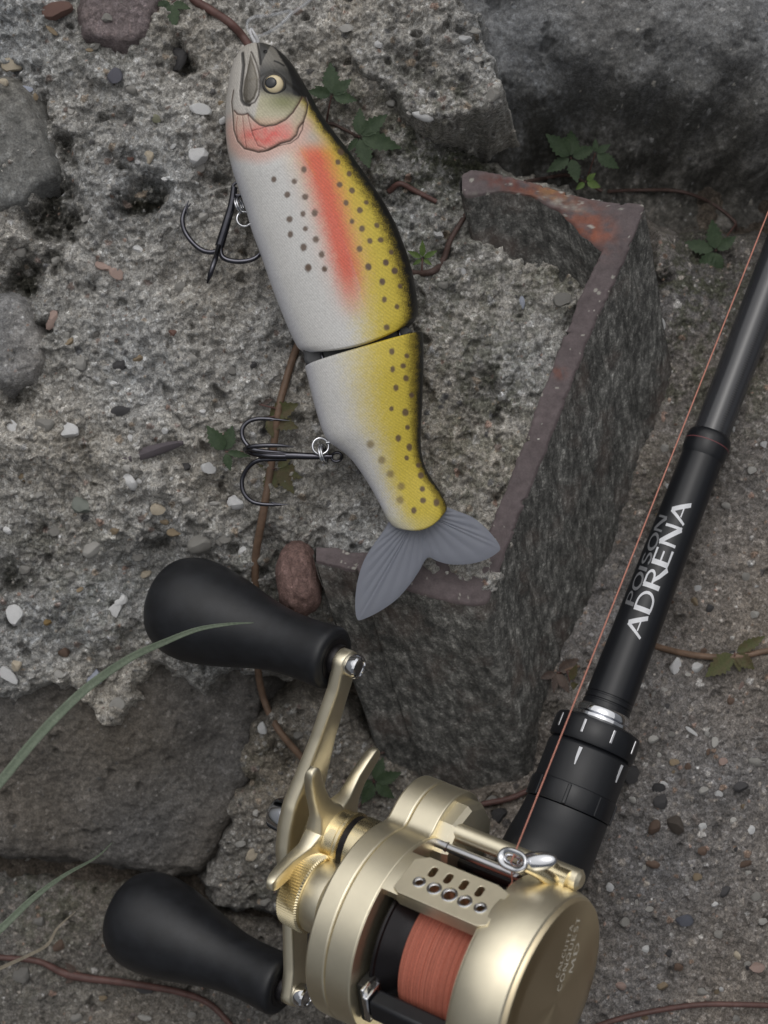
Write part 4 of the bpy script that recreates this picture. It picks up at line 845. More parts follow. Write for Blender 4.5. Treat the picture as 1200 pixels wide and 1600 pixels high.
for nm, P, r in [('shank', [(519, 713, 34), (490, 713, 33), (460, 712, 31), (435, 712, 29), (405, 711, 27)], [3.6, 4.6, 5.0, 5.2, 5.0]),
                 ('bend', [(450, 709, 30), (420, 706, 26), (398, 703, 22), (387, 696, 18), (379, 683, 15), (379, 669, 14), (388, 659, 14), (402, 654.5, 15), (420, 654.5, 16), (436, 656, 17), (453, 657.5, 18)], [3, 3.2, 3.2, 3.1, 3.1, 3.1, 3.0, 2.9, 2.7, 1.8, .4]),
                 ('bend', [(446, 713, 34), (415, 712, 36), (396, 709, 46), (386, 705, 58), (383, 702, 70), (390, 698.5, 82), (405, 696.5, 88), (425, 696, 90), (442, 696.5, 90), (460, 698.5, 88)], [3, 3.3, 3.4, 3.4, 3.3, 3.2, 3.1, 3.0, 2.2, .4]),
                 ('bend', [(448, 717, 29), (420, 717.5, 25), (402, 720, 20), (389, 729, 14), (380, 744, 9), (378, 758, 7), (382, 772, 7), (393, 783, 8), (408, 787.5, 9), (425, 788.5, 10), (438, 788.5, 11), (451, 788, 12)], [3, 3.2, 3.2, 3.1, 3.1, 3.1, 3.1, 3.0, 2.8, 2.6, 1.8, .4])]:
    V, F = tube(crom(P3(P), 8), [x * 1.15 for x in r], 10); add(nm, V, F, MT['hook'], h2, smooth=80)
for P in ([(446, 656.5, 17), (428, 655.5, 18), (421, 658, 19)], [(446, 788, 11), (428, 786.5, 12), (422, 784, 13)]):
    V, F = tube(P3(P), [.5, 1.8, .4], 8); add('barb', V, F, MT['hook'], h2, smooth=80)
ring('hook_eye', un(526, 714, 34), 8, 2.4, (-.1, .5, .9), h2, MT['hook'])
ring('split_ring', un(502, 711, 38), 15, 1.8, (.93, .2, .3), lure, MT['chrome'], 1.9)
ring('hanger_ring', un(501, 697, 40), 12.5, 2.0, (.05, .1, 1), lure, MT['chrome'])
V, F = tube([un(510, 692, 42), un(524, 690, 46)], 2.2, 8); add('hanger_post', V, F, MT['chrome'], lure)
# nose eyelet, knot and clear leader
V, F = tube(crom(P3([(399, 76, 58), (398, 66, 60), (394, 58, 60), (391, 50, 60), (393, 44, 60)]), 8), [3, 3, 2.8, 2.4, 2], 9); add('nose_knot', V, F, MT['white_cord'], lure)
V, F = tube(crom(P3([(402, 76, 56), (403, 64, 60), (398, 54, 63), (394, 46, 60)]), 8), [2.4, 2.6, 2.2, 1.6], 9); add('nose_knot', V, F, MT['white_cord'], lure)
ld = crom(P3([(394, 56, 60), (389, 50, 58), (386, 41, 55), (389, 31, 52), (400, 26, 50), (420, 24, 48), (440, 20, 46), (455, 17, 44), (448, 30, 46), (430, 44, 50), (412, 54, 55), (400, 57, 60)]), 8)
V, F = tube(ld, 2.6, 10); le = add('leader_loop', V, F, MT['nylon'], None, loc=un(430, 35, 30), smooth=80)
tag(le, 'clear nylon leader loop tied to the nose of the trout lure', 'fishing leader')
V, F = tube(crom(P3([(440, 36, 47), (452, 24, 45), (466, 14, 42), (482, 2, 40), (500, -20, 40)]), 8), 2.6, 10); add('leader_tail', V, F, MT['nylon'], le, smooth=80)

# ------------------------------------------------------------------ reel frame of reference
AV = np.array([0.82983478, -0.24308973, 0.50227643]); FV = np.array([0.38020373, 0.90516077, -0.19007659]); NV = np.array([-0.40843526, 0.34869954, 0.84355751])
O_ = un(718.6, 1496.3, 235)
def RP(A, F_, N): return O_ + A * AV + F_ * FV + N * NV
def RA(V, f0=0, n0=0, a0=0): return frame(V, RP(a0, f0, n0), FV, NV, AV)      # local z = spool axis
def RF(V, f0=0, a0=0, n0=-185): return frame(V, RP(a0, f0, n0), AV, NV, FV)   # local z = rod axis

# ------------------------------------------------------------------ lettering from pen strokes
def arcp(cx, cy, rx, ry, a0, a1, n=14): return [(cx + rx * math.cos(math.radians(a0 + (a1 - a0) * i / n)), cy + ry * math.sin(math.radians(a0 + (a1 - a0) * i / n))) for i in range(n + 1)]
GL = {'A': (.78, [([(0, 0), (.40, 1)], .08, .11), ([(.40, 1), (.78, 0)], .16, .14), ([(.22, .33), (.60, .33)], .06, .06)]),
      'D': (.78, [([(.1, 0), (.1, 1)], .15, .15), ([(.1, .97), (.32, .97)] + arcp(.32, .5, .42, .47, 90, -90) + [(.1, .03)], .09, .09)]),
      'R': (.76, [([(.1, 0), (.1, 1)], .15, .15), ([(.1, .97), (.38, .97)] + arcp(.38, .74, .26, .23, 90, -90) + [(.12, .51)], .09, .09), ([(.30, .51), (.52, .24), (.86, -.06)], .12, .18)]),
      'E': (.66, [([(.1, 0), (.1, 1)], .16, .16), ([(.1, .96), (.64, .96)], .08, .10), ([(.1, .52), (.56, .52)], .07, .08), ([(.1, .04), (.66, .04)], .08, .11)]),
      'N': (.80, [([(.06, 0), (.06, 1)], .09, .09), ([(.06, 1), (.74, 0)], .17, .17), ([(.74, 0), (.74, 1)], .09, .09)]),
      'P': (.66, [([(.1, 0), (.1, 1)], .15, .15), ([(.1, .97), (.36, .97)] + arcp(.36, .72, .26, .25, 90, -90) + [(.12, .47)], .09, .09)]),
      'O': (.86, [(arcp(.43, .5, .38, .47, 0, 360, 26), .13, .13)]), 'I': (.2, [([(.1, 0), (.1, 1)], .15, .15)]),
      'S': (.62, [(arcp(.31, .74, .23, .22, 30, 250, 12) + arcp(.31, .26, .25, .24, 80, -150, 12), .12, .12)]),
      'C': (.74, [(arcp(.43, .5, .38, .47, 50, 310, 20), .12, .12)]), 'L': (.60, [([(.1, 0), (.1, 1)], .14, .14), ([(.1, .04), (.60, .04)], .09, .1)]),
      'U': (.76, [([(.08, 1), (.08, .35)] + arcp(.38, .33, .30, .31, 180, 360, 12) + [(.68, 1)], .12, .1)]), 'T': (.66, [([(.33, 0), (.33, 1)], .14, .14), ([(0, .95), (.66, .95)], .09, .09)]),
      'Q': (.86, [(arcp(.43, .5, .38, .47, 0, 360, 26), .12, .12), ([(.48, .25), (.82, -.08)], .12, .12)]),
      'M': (.94, [([(.06, 0), (.14, 1)], .09, .09), ([(.14, 1), (.47, .1)], .14, .12), ([(.47, .1), (.80, 1)], .09, .09), ([(.80, 1), (.88, 0)], .14, .14)])}
def text_mesh(txt, x0, x1, h, mapf, gap=.16, shear=0.0, lift=.35, bold=1.25):
    tot = sum(GL[c][0] + gap for c in txt) - gap; sx = (x1 - x0) / tot; x = x0; out = []
    for c in txt:
        wd, st = GL[c]; V = []; F = []
        for P, w0, w1 in st:
            P = np.array(P, float); Q = [P[0]]
            for a, b in zip(P[:-1], P[1:]):
                k = max(1, int(np.linalg.norm(b - a) / .12)); Q += [a + (b - a) * (i + 1) / k for i in range(k)]
            Q = np.array(Q); T_ = np.gradient(Q, axis=0); T_ /= np.linalg.norm(T_, axis=1)[:, None] + 1e-9; N_ = np.stack([-T_[:, 1], T_[:, 0]], 1)
            ww = np.linspace(w0, w1, len(Q))[:, None] / 2 * bold; o0 = len(V)
            for a, b in zip(Q + N_ * ww, Q - N_ * ww):
                for q in (a, b): V.append(mapf(x + q[0] * sx + shear * q[1] * h, q[1] * h, lift + .02 * len(out) + .04 * st.index((P0 := next(s_ for s_ in st if s_[1] == w0 and s_[2] == w1)))))
            F += [(o0 + 2 * i, o0 + 2 * i + 1, o0 + 2 * i + 3, o0 + 2 * i + 2) for i in range(len(Q) - 1)]
        out.append((c, V, F)); x += (wd + gap) * sx
    return out

# ------------------------------------------------------------------ fishing rod
rod = empty('fishing_rod', RP(0, 500, -225), 'black fishing rod with silver lettering lying across the pebbly concrete', 'fishing rod')
def rodpart(name, prof, mat, n=64, parent=None, sm=40):
    V, F = lathe([(0, prof[0][1])] + prof + [(0, prof[-1][1])], n); return add(name, RF(V), F, mat, parent or rod, smooth=sm)
rod_r = lambda f: np.interp(f, [430, 870], [38.5, 33.5])
rodpart('foregrip', [(38.5, 428), (38.6, 436), (37.0, 437), (37.0, 439), (38.4, 440), (38.3, 446), (37.0, 447), (37, 449), (38.2, 450), (36, 640), (33.8, 850), (33.5, 868)], MT['rod'])
rodpart('grip_ring', [(33.5, 866), (36.3, 874), (36.6, 898), (35, 906), (31, 910)], MT['rod'])
rodpart('red_thread', [(36.7, 889.2), (36.85, 889.6), (36.85, 890.4), (36.7, 890.8)], mat_plain('red thread', (.16, .05, .055), .4))
bl_m = NB('grey sheen blank'); bl_m = bl_m.done((.034, .035, .040), .2, 0, None, .8)
blank = rodpart('blank', [(29.5, 905), (29.3, 930), (31, 1250), (30, 1700)], bl_m)
vu = (np.array([0, 0, D]) - RP(0, 950, -185)); vu = vu - (vu @ FV) * FV; vu /= np.linalg.norm(vu); vr = np.cross(FV, vu)          # up towards the viewer, and right
def rodmap(r_of):
    def f(x, y, lift): # x along the rod, y = arc to the left
        r = r_of(x) + lift; al = y / r; return RP(0, x, -185) + r * (math.cos(al) * vu - math.sin(al) * vr)
    return f
for c, V, F in text_mesh('ADRENA', 548, 778, 27, lambda x, y, l: rodmap(rod_r)(x, y - 11, l), .13): add('letter', V, F, MT['rod_white'], rod, smooth=0, fix=False)
for c, V, F in text_mesh('POISON', 592, 748, 18, lambda x, y, l: rodmap(rod_r)(x, y + 18.5, l), .10, .12): add('letter', V, F, MT['rod_grey'], rod, smooth=0, fix=False)
for k in range(86):     # printed scale ticks along the blank
    x = 912 + k * 4.0; ln = random.uniform(5, 9); y0 = -8 - random.uniform(0, 1.5)
    m_ = rodmap(lambda f: 29.4 + max(0, (f - 930)) * .0053); w_ = .75
    V = [m_(x + i * w_, y0 - ln * j / 3, .15) for i in (-1, 1) for j in range(4)]; F = [(j, j + 1, 5 + j, 4 + j) for j in range(3)]
    if k == 0: tV, tF = [], []
    o0 = len(tV); tV += V; tF += [tuple(i + o0 for i in q) for q in F]
o = add('scale_ticks', tV, tF, MT['black'], rod, smooth=0, fix=False); o['kind'] = 'stuff'
rodpart('silver_ring', [(40, 414), (42.5, 416), (42.5, 424), (40, 427), (38, 429)], MT['chrome'])
rodpart('trim_ring', [(44, 404), (47, 406), (47, 412), (44, 413.5)], MT['chrome'])
rodpart('collar', [(44, 400), (52, 401), (52, 406), (46, 408)], MT['rod'])
rodpart('locking_nut', [(62, 362), (67.5, 364), (69, 368), (69, 396), (66, 402), (58, 405), (44, 406)], MT['rod'], 72)
for k in range(9):
    a = math.radians(40 * k + 8); er = np.array([math.cos(a), math.sin(a), 0]); et = np.array([-math.sin(a), math.cos(a), 0])
    V, F = box(-2.4, 2.4, -9, 13, -3, 1.2); V = np.array([er * (69 + z) + et * x + np.array([0, 0, 384 + y]) for x, y, z in V])
    add('nut_notch', RF(V), F, MT['steel'], rod, smooth=0, bevel=1.2)
ap = math.atan2(vu @ NV, vu @ AV)
for da in (.0, -1.15):
    a = ap + .22 + da; er = np.array([math.cos(a), math.sin(a), 0]); et = np.array([-math.sin(a), math.cos(a), 0])
    V, F = prism([(-2.8, 14), (2.8, 14), (2.2, -4), (.6, -14), (-1, -14)], -2, .9); V = np.array([er * (66.2 + z) + et * x + np.array([0, 0, 340 + y]) for x, y, z in V]); add('index_mark', RF(V), F, MT['rod_white'], rod, smooth=0)
rodpart('hood', [(64, 296), (66, 298), (66.2, 356), (65, 358), (63, 361), (60, 363)], MT['rod_satin'])
rodpart('hood_band', [(63, 262), (67.5, 264), (68.4, 268), (68.4, 292), (67, 297), (64, 299)], MT['rod'])
for k in range(8):
    a = ap + math.radians(45 * k + 8); er = np.array([math.cos(a), math.sin(a), 0]); et = np.array([-math.sin(a), math.cos(a), 0])
    V, F = box(-3, 3, -16, 16, -3, 2.2); V = np.array([er * (68 + z) + et * x + np.array([0, 0, 280 + y]) for x, y, z in V]); add('grip_rib', RF(V), F, MT['rod'], rod, smooth=0, bevel=1.5)
sect = [(262, 0, 66, 66), (250, 1, 66.5, 67), (230, 4, 67, 72), (205, 10, 68, 82), (180, 14, 68, 88), (140, 14, 66, 88), (60, 8, 62, 80), (-60, 0, 60, 66), (-260, 0, 56, 58), (-420, 0, 50, 50)]
V = []; n_ = 56
for f_, c_, ra, rn in sect:
    for i in range(n_):
        t = 2 * math.pi * i / n_; V.append((ra * math.cos(t), c_ + rn * math.sin(t), f_))
F = [(i * n_ + k, i * n_ + (k + 1) % n_, (i + 1) * n_ + (k + 1) % n_, (i + 1) * n_ + k) for i in range(len(sect) - 1) for k in range(n_)] + [tuple(range(n_)), tuple((len(sect) - 1) * n_ + k for k in range(n_))[::-1]]
add('reel_seat', RF(np.array(V)), F, MT['rod_satin'], rod, smooth=50)

# ------------------------------------------------------------------ baitcasting reel
reel = empty('fishing_reel', RP(0, 0, -150), 'champagne gold fishing reel with orange line and two black handle knobs', 'fishing reel')
RB = 148.0
def lat(name, prof, mat, n=96, parent=None, f0=0, n0=0, sm=35, caps=True):
    pr = ([(0, prof[0][1])] + prof + [(0, prof[-1][1])]) if caps else prof
    V, F = lathe(pr, n); return add(name, RA(V, f0, n0), F, mat, parent or reel, smooth=sm)
HF, HN = 87.0, -19.0
# left plates: spool circle joined to the gear housing hump
def hull(r0, c1, r1, n=220, k=14.0):          # outline of two merged circles with a small fillet
    pts = []; cx, cy = c1[0] * .35, c1[1] * .35
    def sd(x, y):
        d0 = math.hypot(x, y) - r0; d1 = math.hypot(x - c1[0], y - c1[1]) - r1; h = max(k - abs(d0 - d1), 0) / k; return min(d0, d1) - h * h * k * .25
    for i in range(n):
        t = 2 * math.pi * i / n; lo, hi = 20.0, 400.0
        for _ in range(40):
            m_ = (lo + hi) / 2
            if sd(cx + m_ * math.cos(t), cy + m_ * math.sin(t)) < 0: lo = m_
            else: hi = m_
        pts.append((cx + lo * math.cos(t), cy + lo * math.sin(t)))
    return pts
def plate(name, r0, r1, a0, a1, mat, bev):
    V, F = prism(hull(r0, (146, -30), r1), a0, a1); return add(name, RA(V), F, mat, reel, smooth=40, bevel=bev, seg=3)
plate('gear_side_plate', RB + 1.5, 80, -164, -131.2, MT['gold'], 3.2)
plate('gear_frame', RB + 1, 79.5, -130.4, -88, MT['gold'], 2.0)
lat('gear_housing', [(60, -90), (70, -88), (70, -70), (64, -62), (40, -60)], MT['gold'], 10, f0=146, n0=-30, sm=25)
# cylindrical frame with spool window and level-wind opening
ringp = [(RB - 20, -90), (RB, -90), (RB, 100), (RB - 20, 100), (RB - 20, -90)]
V, F = lathe(ringp, 180); fr_o = add('spool_frame', RA(V), F, MT['gold'], reel, smooth=40)
bm = bmesh.new(); bm.from_mesh(fr_o.data); bmesh.ops.remove_doubles(bm, verts=bm.verts, dist=1e-7); bmesh.ops.recalc_face_normals(bm, faces=bm.faces); bm.to_mesh(fr_o.data); bm.free()
def wedge(t0, t1, r0, r1, a0, a1, k=20):
    ts = [math.radians(t0 + (t1 - t0) * i / k) for i in range(k + 1)]
    poly = [(r1 * math.sin(t), r1 * math.cos(t)) for t in ts] + [(r0 * math.sin(t), r0 * math.cos(t)) for t in ts[::-1]]
    V, F = prism(poly, a0, a1); return V, F
V, F = wedge(-92, 19, 70, 230, -87.0, 67); cut(fr_o, RA(V), F)
V, F = wedge(48, 104, 70, 230, -84, 70); cut(fr_o, RA(V), F)
HOLES = [(-42, -9.0, 6.6, 0), (-17.5, -9, 8.0, 0), (7, -9, 9.2, 0), (31.5, -9, 8.0, 0), (56, -9, 6.6, 0), (-34.5, 15, 5.2, 4), (-9.5, 15, 5.2, 4), (15.5, 15, 5.2, 4), (40.5, 15, 5.2, 4)]
tc = math.radians(33.5); er = np.array([math.sin(tc), math.cos(tc), 0]); et = np.array([math.cos(tc), -math.sin(tc), 0])     # in (f, n, a) coordinates
def BP(V): return RA(np.array([er * (z) + et * y + np.array([0, 0, x]) for x, y, z in V]))
# raised bridge plate between the side plates
pl = [(-70, -32), (-60, -37), (66, -37), (78, -30), (78, 30), (58, 36), (-52, 36), (-70, 24)]
V, F = prism(pl, 124, 150); br_o = add('bridge_plate', BP(V), F, MT['gold'], reel, smooth=30)
for o in (fr_o, br_o):
    for x, y, r, sl in HOLES:
        n_ = 28; poly = [(x + r * math.cos(2 * math.pi * i / n_), y + (r * math.sin(2 * math.pi * i / n_)) + (sl if math.sin(2 * math.pi * i / n_) > 0 else -sl)) for i in range(n_)]
        V, F = prism(poly, 90, 190); cut(o, BP(V), F)
for o, b_ in ((fr_o, 1.2), (br_o, 1.8)):
    m = o.modifiers.new('bevel', 'BEVEL'); m.width = b_ * S; m.segments = 3; m.limit_method = 'ANGLE'; m.angle_limit = math.radians(38)
for x, y, r, sl in HOLES[:5]:      # countersunk bright rims
    V, F = lathe([(r - .6, 1.2), (r + .3, 1.4), (r + 2.6, .9), (r + 2.8, .2), (r - .6, -1.5)], 28)
    add('hole_rim', BP(V + np.array([x, y, 150.0])), F, MT['chrome'], reel, smooth=60)
# palm side
rp = lat('palm_side_plate', [(RB - 22, 66), (RB + 1, 68), (RB + 3, 72), (RB + 3.5, 112), (RB + 1.5, 122), (RB - .5, 132), (RB - 2.5, 140), (RB - 6, 143), (RB - 12, 143.5)], MT['gold'], 160)
cap = lat('palm_cap', [(RB - 5, 139), (RB - 5.6, 145), (RB - 8, 149), (RB - 14, 151.5), (RB - 40, 152.6), (90, 153.6), (50, 155), (16, 156)], MT['gold_cap'], 160)
RM = Matrix(((FV[0], NV[0], AV[0]), (FV[1], NV[1], AV[1]), (FV[2], NV[2], AV[2])))
def spin_frame(o, c):       # give a part local axes along the spool so its radial brushing follows it
    off = (Vector(c) - Vector(WL[o.name])) * S; T_ = Matrix.Translation(off) @ RM.to_4x4()
    o.data.transform(T_.inverted()); o.matrix_local = T_; return T_
capT = spin_frame(cap, RP(0, 0, 0))
cb = NB('radially brushed gold'); tg = cb.n('ShaderNodeTangent'); tg.direction_type = 'RADIAL'; tg.axis = 'Z'; cb.l(tg.outputs[0], cb.b.inputs['Tangent'])
cap.data.materials[0] = cb.done((.74, .63, .43), .33, 1.0, None, Anisotropic=.75)
def capmap(cf, cn, ang):
    c_, s_ = math.cos(ang), math.sin(ang)
    def f(x, y, l):
        F_, N_ = cf + x * c_ - y * s_, cn + x * s_ + y * c_; r = math.hypot(F_, N_)
        return RP(np.interp(r, [0, 16, 50, 90, 108, 134], [156, 156, 155, 153.6, 152.6, 151.5]) + l * .7, F_, N_)
    return f
def add_on_cap(V, F):
    o = add('letter', V, F, MT['gold_text'], reel, smooth=0, fix=False); o.parent = cap; o.matrix_parent_inverse = capT.inverted()
for txt, q0, q1, hh in (('CALCUTTA', (30, 24), (102, 35), 11), ('CONQUEST', (14, 0), (116, 17), 14), ('MD', (42, -22), (84, -12), 15)):
    an = math.atan2(q1[1] - q0[1], q1[0] - q0[0]); mf = capmap(q0[0], q0[1], an)
    for c, V, F in text_mesh(txt, 0, math.hypot(q1[0] - q0[0], q1[1] - q0[1]), hh, lambda x, y, l: mf(x, y, l), .22): add_on_cap(V, F)
for t in (-66, -88):
    V, F = lathe([(0, 0), (7, 0), (7, 8), (5.5, 10), (0, 10)], 20); t_ = math.radians(t)
    add('plate_screw', RA(V, (RB - 4) * math.cos(t_), (RB - 4) * math.sin(t_), 128), F, MT['chrome'], reel)
# spool and wound line
sp = lat('spool', [(112, -80), (116, -78), (117, -75.5), (115.5, -73), (111, -72), (100, -56), (93, -46), (90, -40), (88, 60), (112, 63), (119, 64), (119.5, 67), (110, 70)], MT['spool_dark'], 128)
prof = []; cols = []
aa = np.linspace(-44, 60.5, 420); nz = noise(aa * .9, aa * 0, 41) * .9 + noise(aa * .35, aa * 0, 42) * .8
shoulder = 103 - 10 * np.clip((-30 - aa) / 14, 0, 1) ** 2
for i, A_ in enumerate(aa): prof.append((shoulder[i] + .9 * abs(math.sin(A_ * 1.25)) + .7 * nz[i], A_))
V, F = lathe([(85, -45)] + prof + [(85, 61)], 128)
base = alb(150, 90, 75); stripe = np.concatenate([[0], nz, [0]])
cv = np.repeat((1 + .34 * stripe + .24 * np.concatenate([[0], noise(aa * 3, aa * 0, 44), [0]]))[:, None] * base[None, :], 128, 0)
cv *= (1 + .10 * fbm(V[:, 0] * .3 + V[:, 1], V[:, 2] * 1.0, 25, 3, 46))[:, None]
add('wound_line', RA(V), F, MT['thread'], reel, smooth=60, cols=np.clip(cv, .01, .8))
# rear thumb bar and inner details
tcb = math.radians(-52); er2 = np.array([math.sin(tcb), math.cos(tcb), 0]); et2 = np.array([math.cos(tcb), -math.sin(tcb), 0])
def TB(V): return RA(np.array([er2 * z + et2 * y + np.array([0, 0, x]) for x, y, z in V]))
V, F = box(-62, 66, -22, 16, 112, 140); add('thumb_bar', TB(V), F, MT['rod_satin'], reel, smooth=30, bevel=5)
V, F = box(-72, -62.5, -26, 20, 106, 141); add('thumb_bar_guide', TB(V), F, MT['chrome'], reel, smooth=30, bevel=2)
V, F = box(-76, -70, -8, 30, 118, 138); add('thumb_bar_clip', TB(V), F, MT['chrome'], reel, smooth=30, bevel=2)
V, F = box(-86, -70, -44, 30, 96, 132); add('guide_block', TB(V), F, MT['black'], reel, smooth=30, bevel=3)
V, F = box(-86, 68, -60, 60, 40, 62); add('inner_floor', RA(np.array([(-115 + z * .2, y * .6 - 40, x) for x, y, z in V])), F, MT['gold'], reel, smooth=30, bevel=3)
V, F = lathe([(0, -84), (5, -84), (5, 66), (0, 66)], 20); add('rear_pillar', RA(V, -112, 42), F, MT['chrome'], reel)
# level wind
V, F = lathe([(0, -88), (13.5, -88), (13.5, 66), (15.5, 68), (15.5, 132), (10, 137), (0, 137)], 40); add('front_bar', RA(V, 162, 20), F, MT['gold'], reel, smooth=40)
V, F = lathe([(0, -88), (9, -88), (9, -66), (7, -65), (7, 78), (0, 78)], 32); add('worm_shaft', RA(V, 136, 30), F, MT['steel'], reel, smooth=40)
V, F = lathe([(0, -88), (10, -88), (10, 78), (0, 78)], 32); add('worm_tube', RA(V, 126, -16), F, MT['spool_dark'], reel, smooth=40)
V, F = box(-84, 72, 96, 146, -58, -46); add('front_floor', RA(np.array([(y, z, x) for x, y, z in V])), F, MT['spool_dark'], reel, smooth=30, bevel=3)
gd = empty('line_guide', RP(60, 150, 80)); gd.parent = reel; gd.location = (WL[gd.name] - WL[reel.name]) * S
t = np.linspace(0, 2 * math.pi, 40, endpoint=False)
P = np.array([RP(60 + 18 * np.sign(math.cos(x)) * abs(math.cos(x)) ** .7, 152 + 9.5 * math.sin(x), 92 + 2 * math.cos(x)) for x in t])
V, F = tube(P, 4.6, 14, closed=True, flat=1.7); add('guide_ring', V, F, MT['chrome'], gd, smooth=80)
bm = bmesh.new(); bmesh.ops.create_uvsphere(bm, u_segments=32, v_segments=20, radius=1.0); SV = np.array([v.co[:] for v in bm.verts]); SF = [tuple(v.index for v in f.verts) for f in bm.faces]; bm.free()
add('guide_body', frame(SV * [30, 14, 11], RP(88, 162, 82), AV * .9 + FV * .43, FV * .9 - AV * .43, NV), SF, MT['chrome'], gd, smooth=180)
V, F = tube(crom([RP(78, 150, 88), RP(92, 150, 74), RP(102, 148, 55), RP(106, 146, 30)], 6), [8, 9, 10, 11], 14); add('guide_post', V, F, MT['gold_deep'], gd, smooth=80)
V, F = lathe([(0, 88), (19, 88), (19, 98), (17, 104), (17, 122), (0, 122)], 32); add('guide_carrier', RA(V, 154, 28), F, MT['gold_deep'], gd, smooth=40)
V, F = tube([RP(60, 138, 70), RP(60, 138, 20)], [6, 6], 12); add('pawl', V, F, MT['steel'], gd)
# foot
V, F = box(-42, 42, -110, 150, -158, -132); add('reel_foot', RA(np.array([(y, z, x) for x, y, z in V])), F, MT['gold_deep'], reel, smooth=30, bevel=6)
# cast control knob with knurling
nk = 84; V = []; F = []
for A_, r in ((-288, 44), (-286, 56), (-283, 59.5), (-250, 61.5), (-247, 58), (-246, 54)):
    for i in range(nk * 2):
        t = math.pi * i / nk; rr = r - (2.8 if (i % 2 and -284 < A_ < -249) else 0); V.append((rr * math.cos(t), rr * math.sin(t), A_))
m = nk * 2; F = [(j * m + i, j * m + (i + 1) % m, (j + 1) * m + (i + 1) % m, (j + 1) * m + i) for j in range(5) for i in range(m)] + [tuple(range(m))]
kn = add('cast_control_knob', RA(np.array(V)), F, MT['gold_deep'], reel, smooth=20)
V, F = lathe([(0, -247), (53, -247), (55, -244), (55, -216), (52, -213), (46, -212), (46, -206), (0, -206)], 72); add('knob_skirt', RA(V), F, MT['gold'], kn, smooth=35)
lat('knob_collar', [(49, -210), (50, -206), (50, -163)], MT['gold_deep'], 64); lat('knob_seal', [(51.5, -200), (52, -198), (52, -190), (51, -189)], MT['spool_dark'], 64)
# drive shaft, star drag, handle
lat('drive_collar', [(47, -226), (49, -224), (49, -163)], MT['gold_deep'], 72, f0=HF, n0=HN)
lat('drive_seal', [(45.5, -238), (46, -236), (46, -226)], MT['spool_dark'], 64, f0=HF, n0=HN)
star = lat('star_drag', [(40, -300), (48, -298), (50, -294), (50, -268), (47, -264), (47, -246), (50, -243), (50, -238), (46, -236)], MT['gold_deep'], 72, f0=HF, n0=HN)
for k in range(5):
    a = math.radians(-12 + 71.5 * k); er3 = np.array([math.cos(a), math.sin(a), 0]); et3 = np.array([-math.sin(a), math.cos(a), 0])
    V = []; st_ = [(36, 34, -279, 16), (50, 28, -279, 15), (62, 19, -280, 12), (78, 15.5, -282, 10.5), (100, 14, -283, 9.5), (125, 13, -281, 9), (142, 11.5, -279, 8), (149, 9, -278, 7), (153, 6, -278, 5), (154, 2, -278, 2)]
    for r, wv, ac, th in st_:
        for i in range(16):
            t = 2 * math.pi * i / 16; x_ = wv * np.sign(math.cos(t)) * abs(math.cos(t)) ** .25; z_ = th * np.sign(math.sin(t)) * abs(math.sin(t)) ** .25
            p = er3 * r + et3 * x_ + np.array([0, 0, ac + z_]); V.append(p)
    F = [(j * 16 + i, j * 16 + (i + 1) % 16, (j + 1) * 16 + (i + 1) % 16, (j + 1) * 16 + i) for j in range(len(st_) - 1) for i in range(16)] + [tuple(range(16))[::-1], tuple((len(st_) - 1) * 16 + i for i in range(16))]
    add('star_arm', RA(np.array(V), HF, HN), F, MT['gold'], star, smooth=50)
psi = math.radians(27.0); LH = 272.0; ch, sh = math.cos(psi), math.sin(psi)
def HP(s, t, A_): return RP(A_, HF + s * ch - t * sh, HN + s * sh + t * ch)       # s along the arm, t across it
V = []; secs = []
for s_ in np.linspace(-LH - 21, LH + 21, 110):
    q = abs(s_); wv = np.interp(q, [0, 35, 80, 150, 230, LH], [42, 41, 33, 24, 20, 22.5]); 
    if q > LH: wv = math.sqrt(max(0, 23 ** 2 - (q - LH) ** 2 * 1.15)) + .6
    ac = np.interp(q, [0, 45, 150, 235, 262, 300], [-338, -336, -318, -303.5, -301, -300]); th = np.interp(q, [0, 60, 150, 300], [15, 14, 11, 11])
    sec = []
    for i in range(20):
        t = 2 * math.pi * i / 20; sec.append(HP(s_, wv * np.sign(math.cos(t)) * abs(math.cos(t)) ** .35, ac + th * np.sign(math.sin(t)) * abs(math.sin(t)) ** .35))
    V += sec
nS_ = 110; F = [(j * 20 + i, j * 20 + (i + 1) % 20, (j + 1) * 20 + (i + 1) % 20, (j + 1) * 20 + i) for j in range(nS_ - 1) for i in range(20)] + [tuple(range(20))[::-1], tuple((nS_ - 1) * 20 + i for i in range(20))]
arm = add('handle_arm', V, F, MT['gold'], reel, smooth=50)
lat('handle_nut', [(24, -350), (27, -352), (27, -378), (24.5, -383), (12, -384)], MT['chrome'], 40, f0=HF, n0=HN)
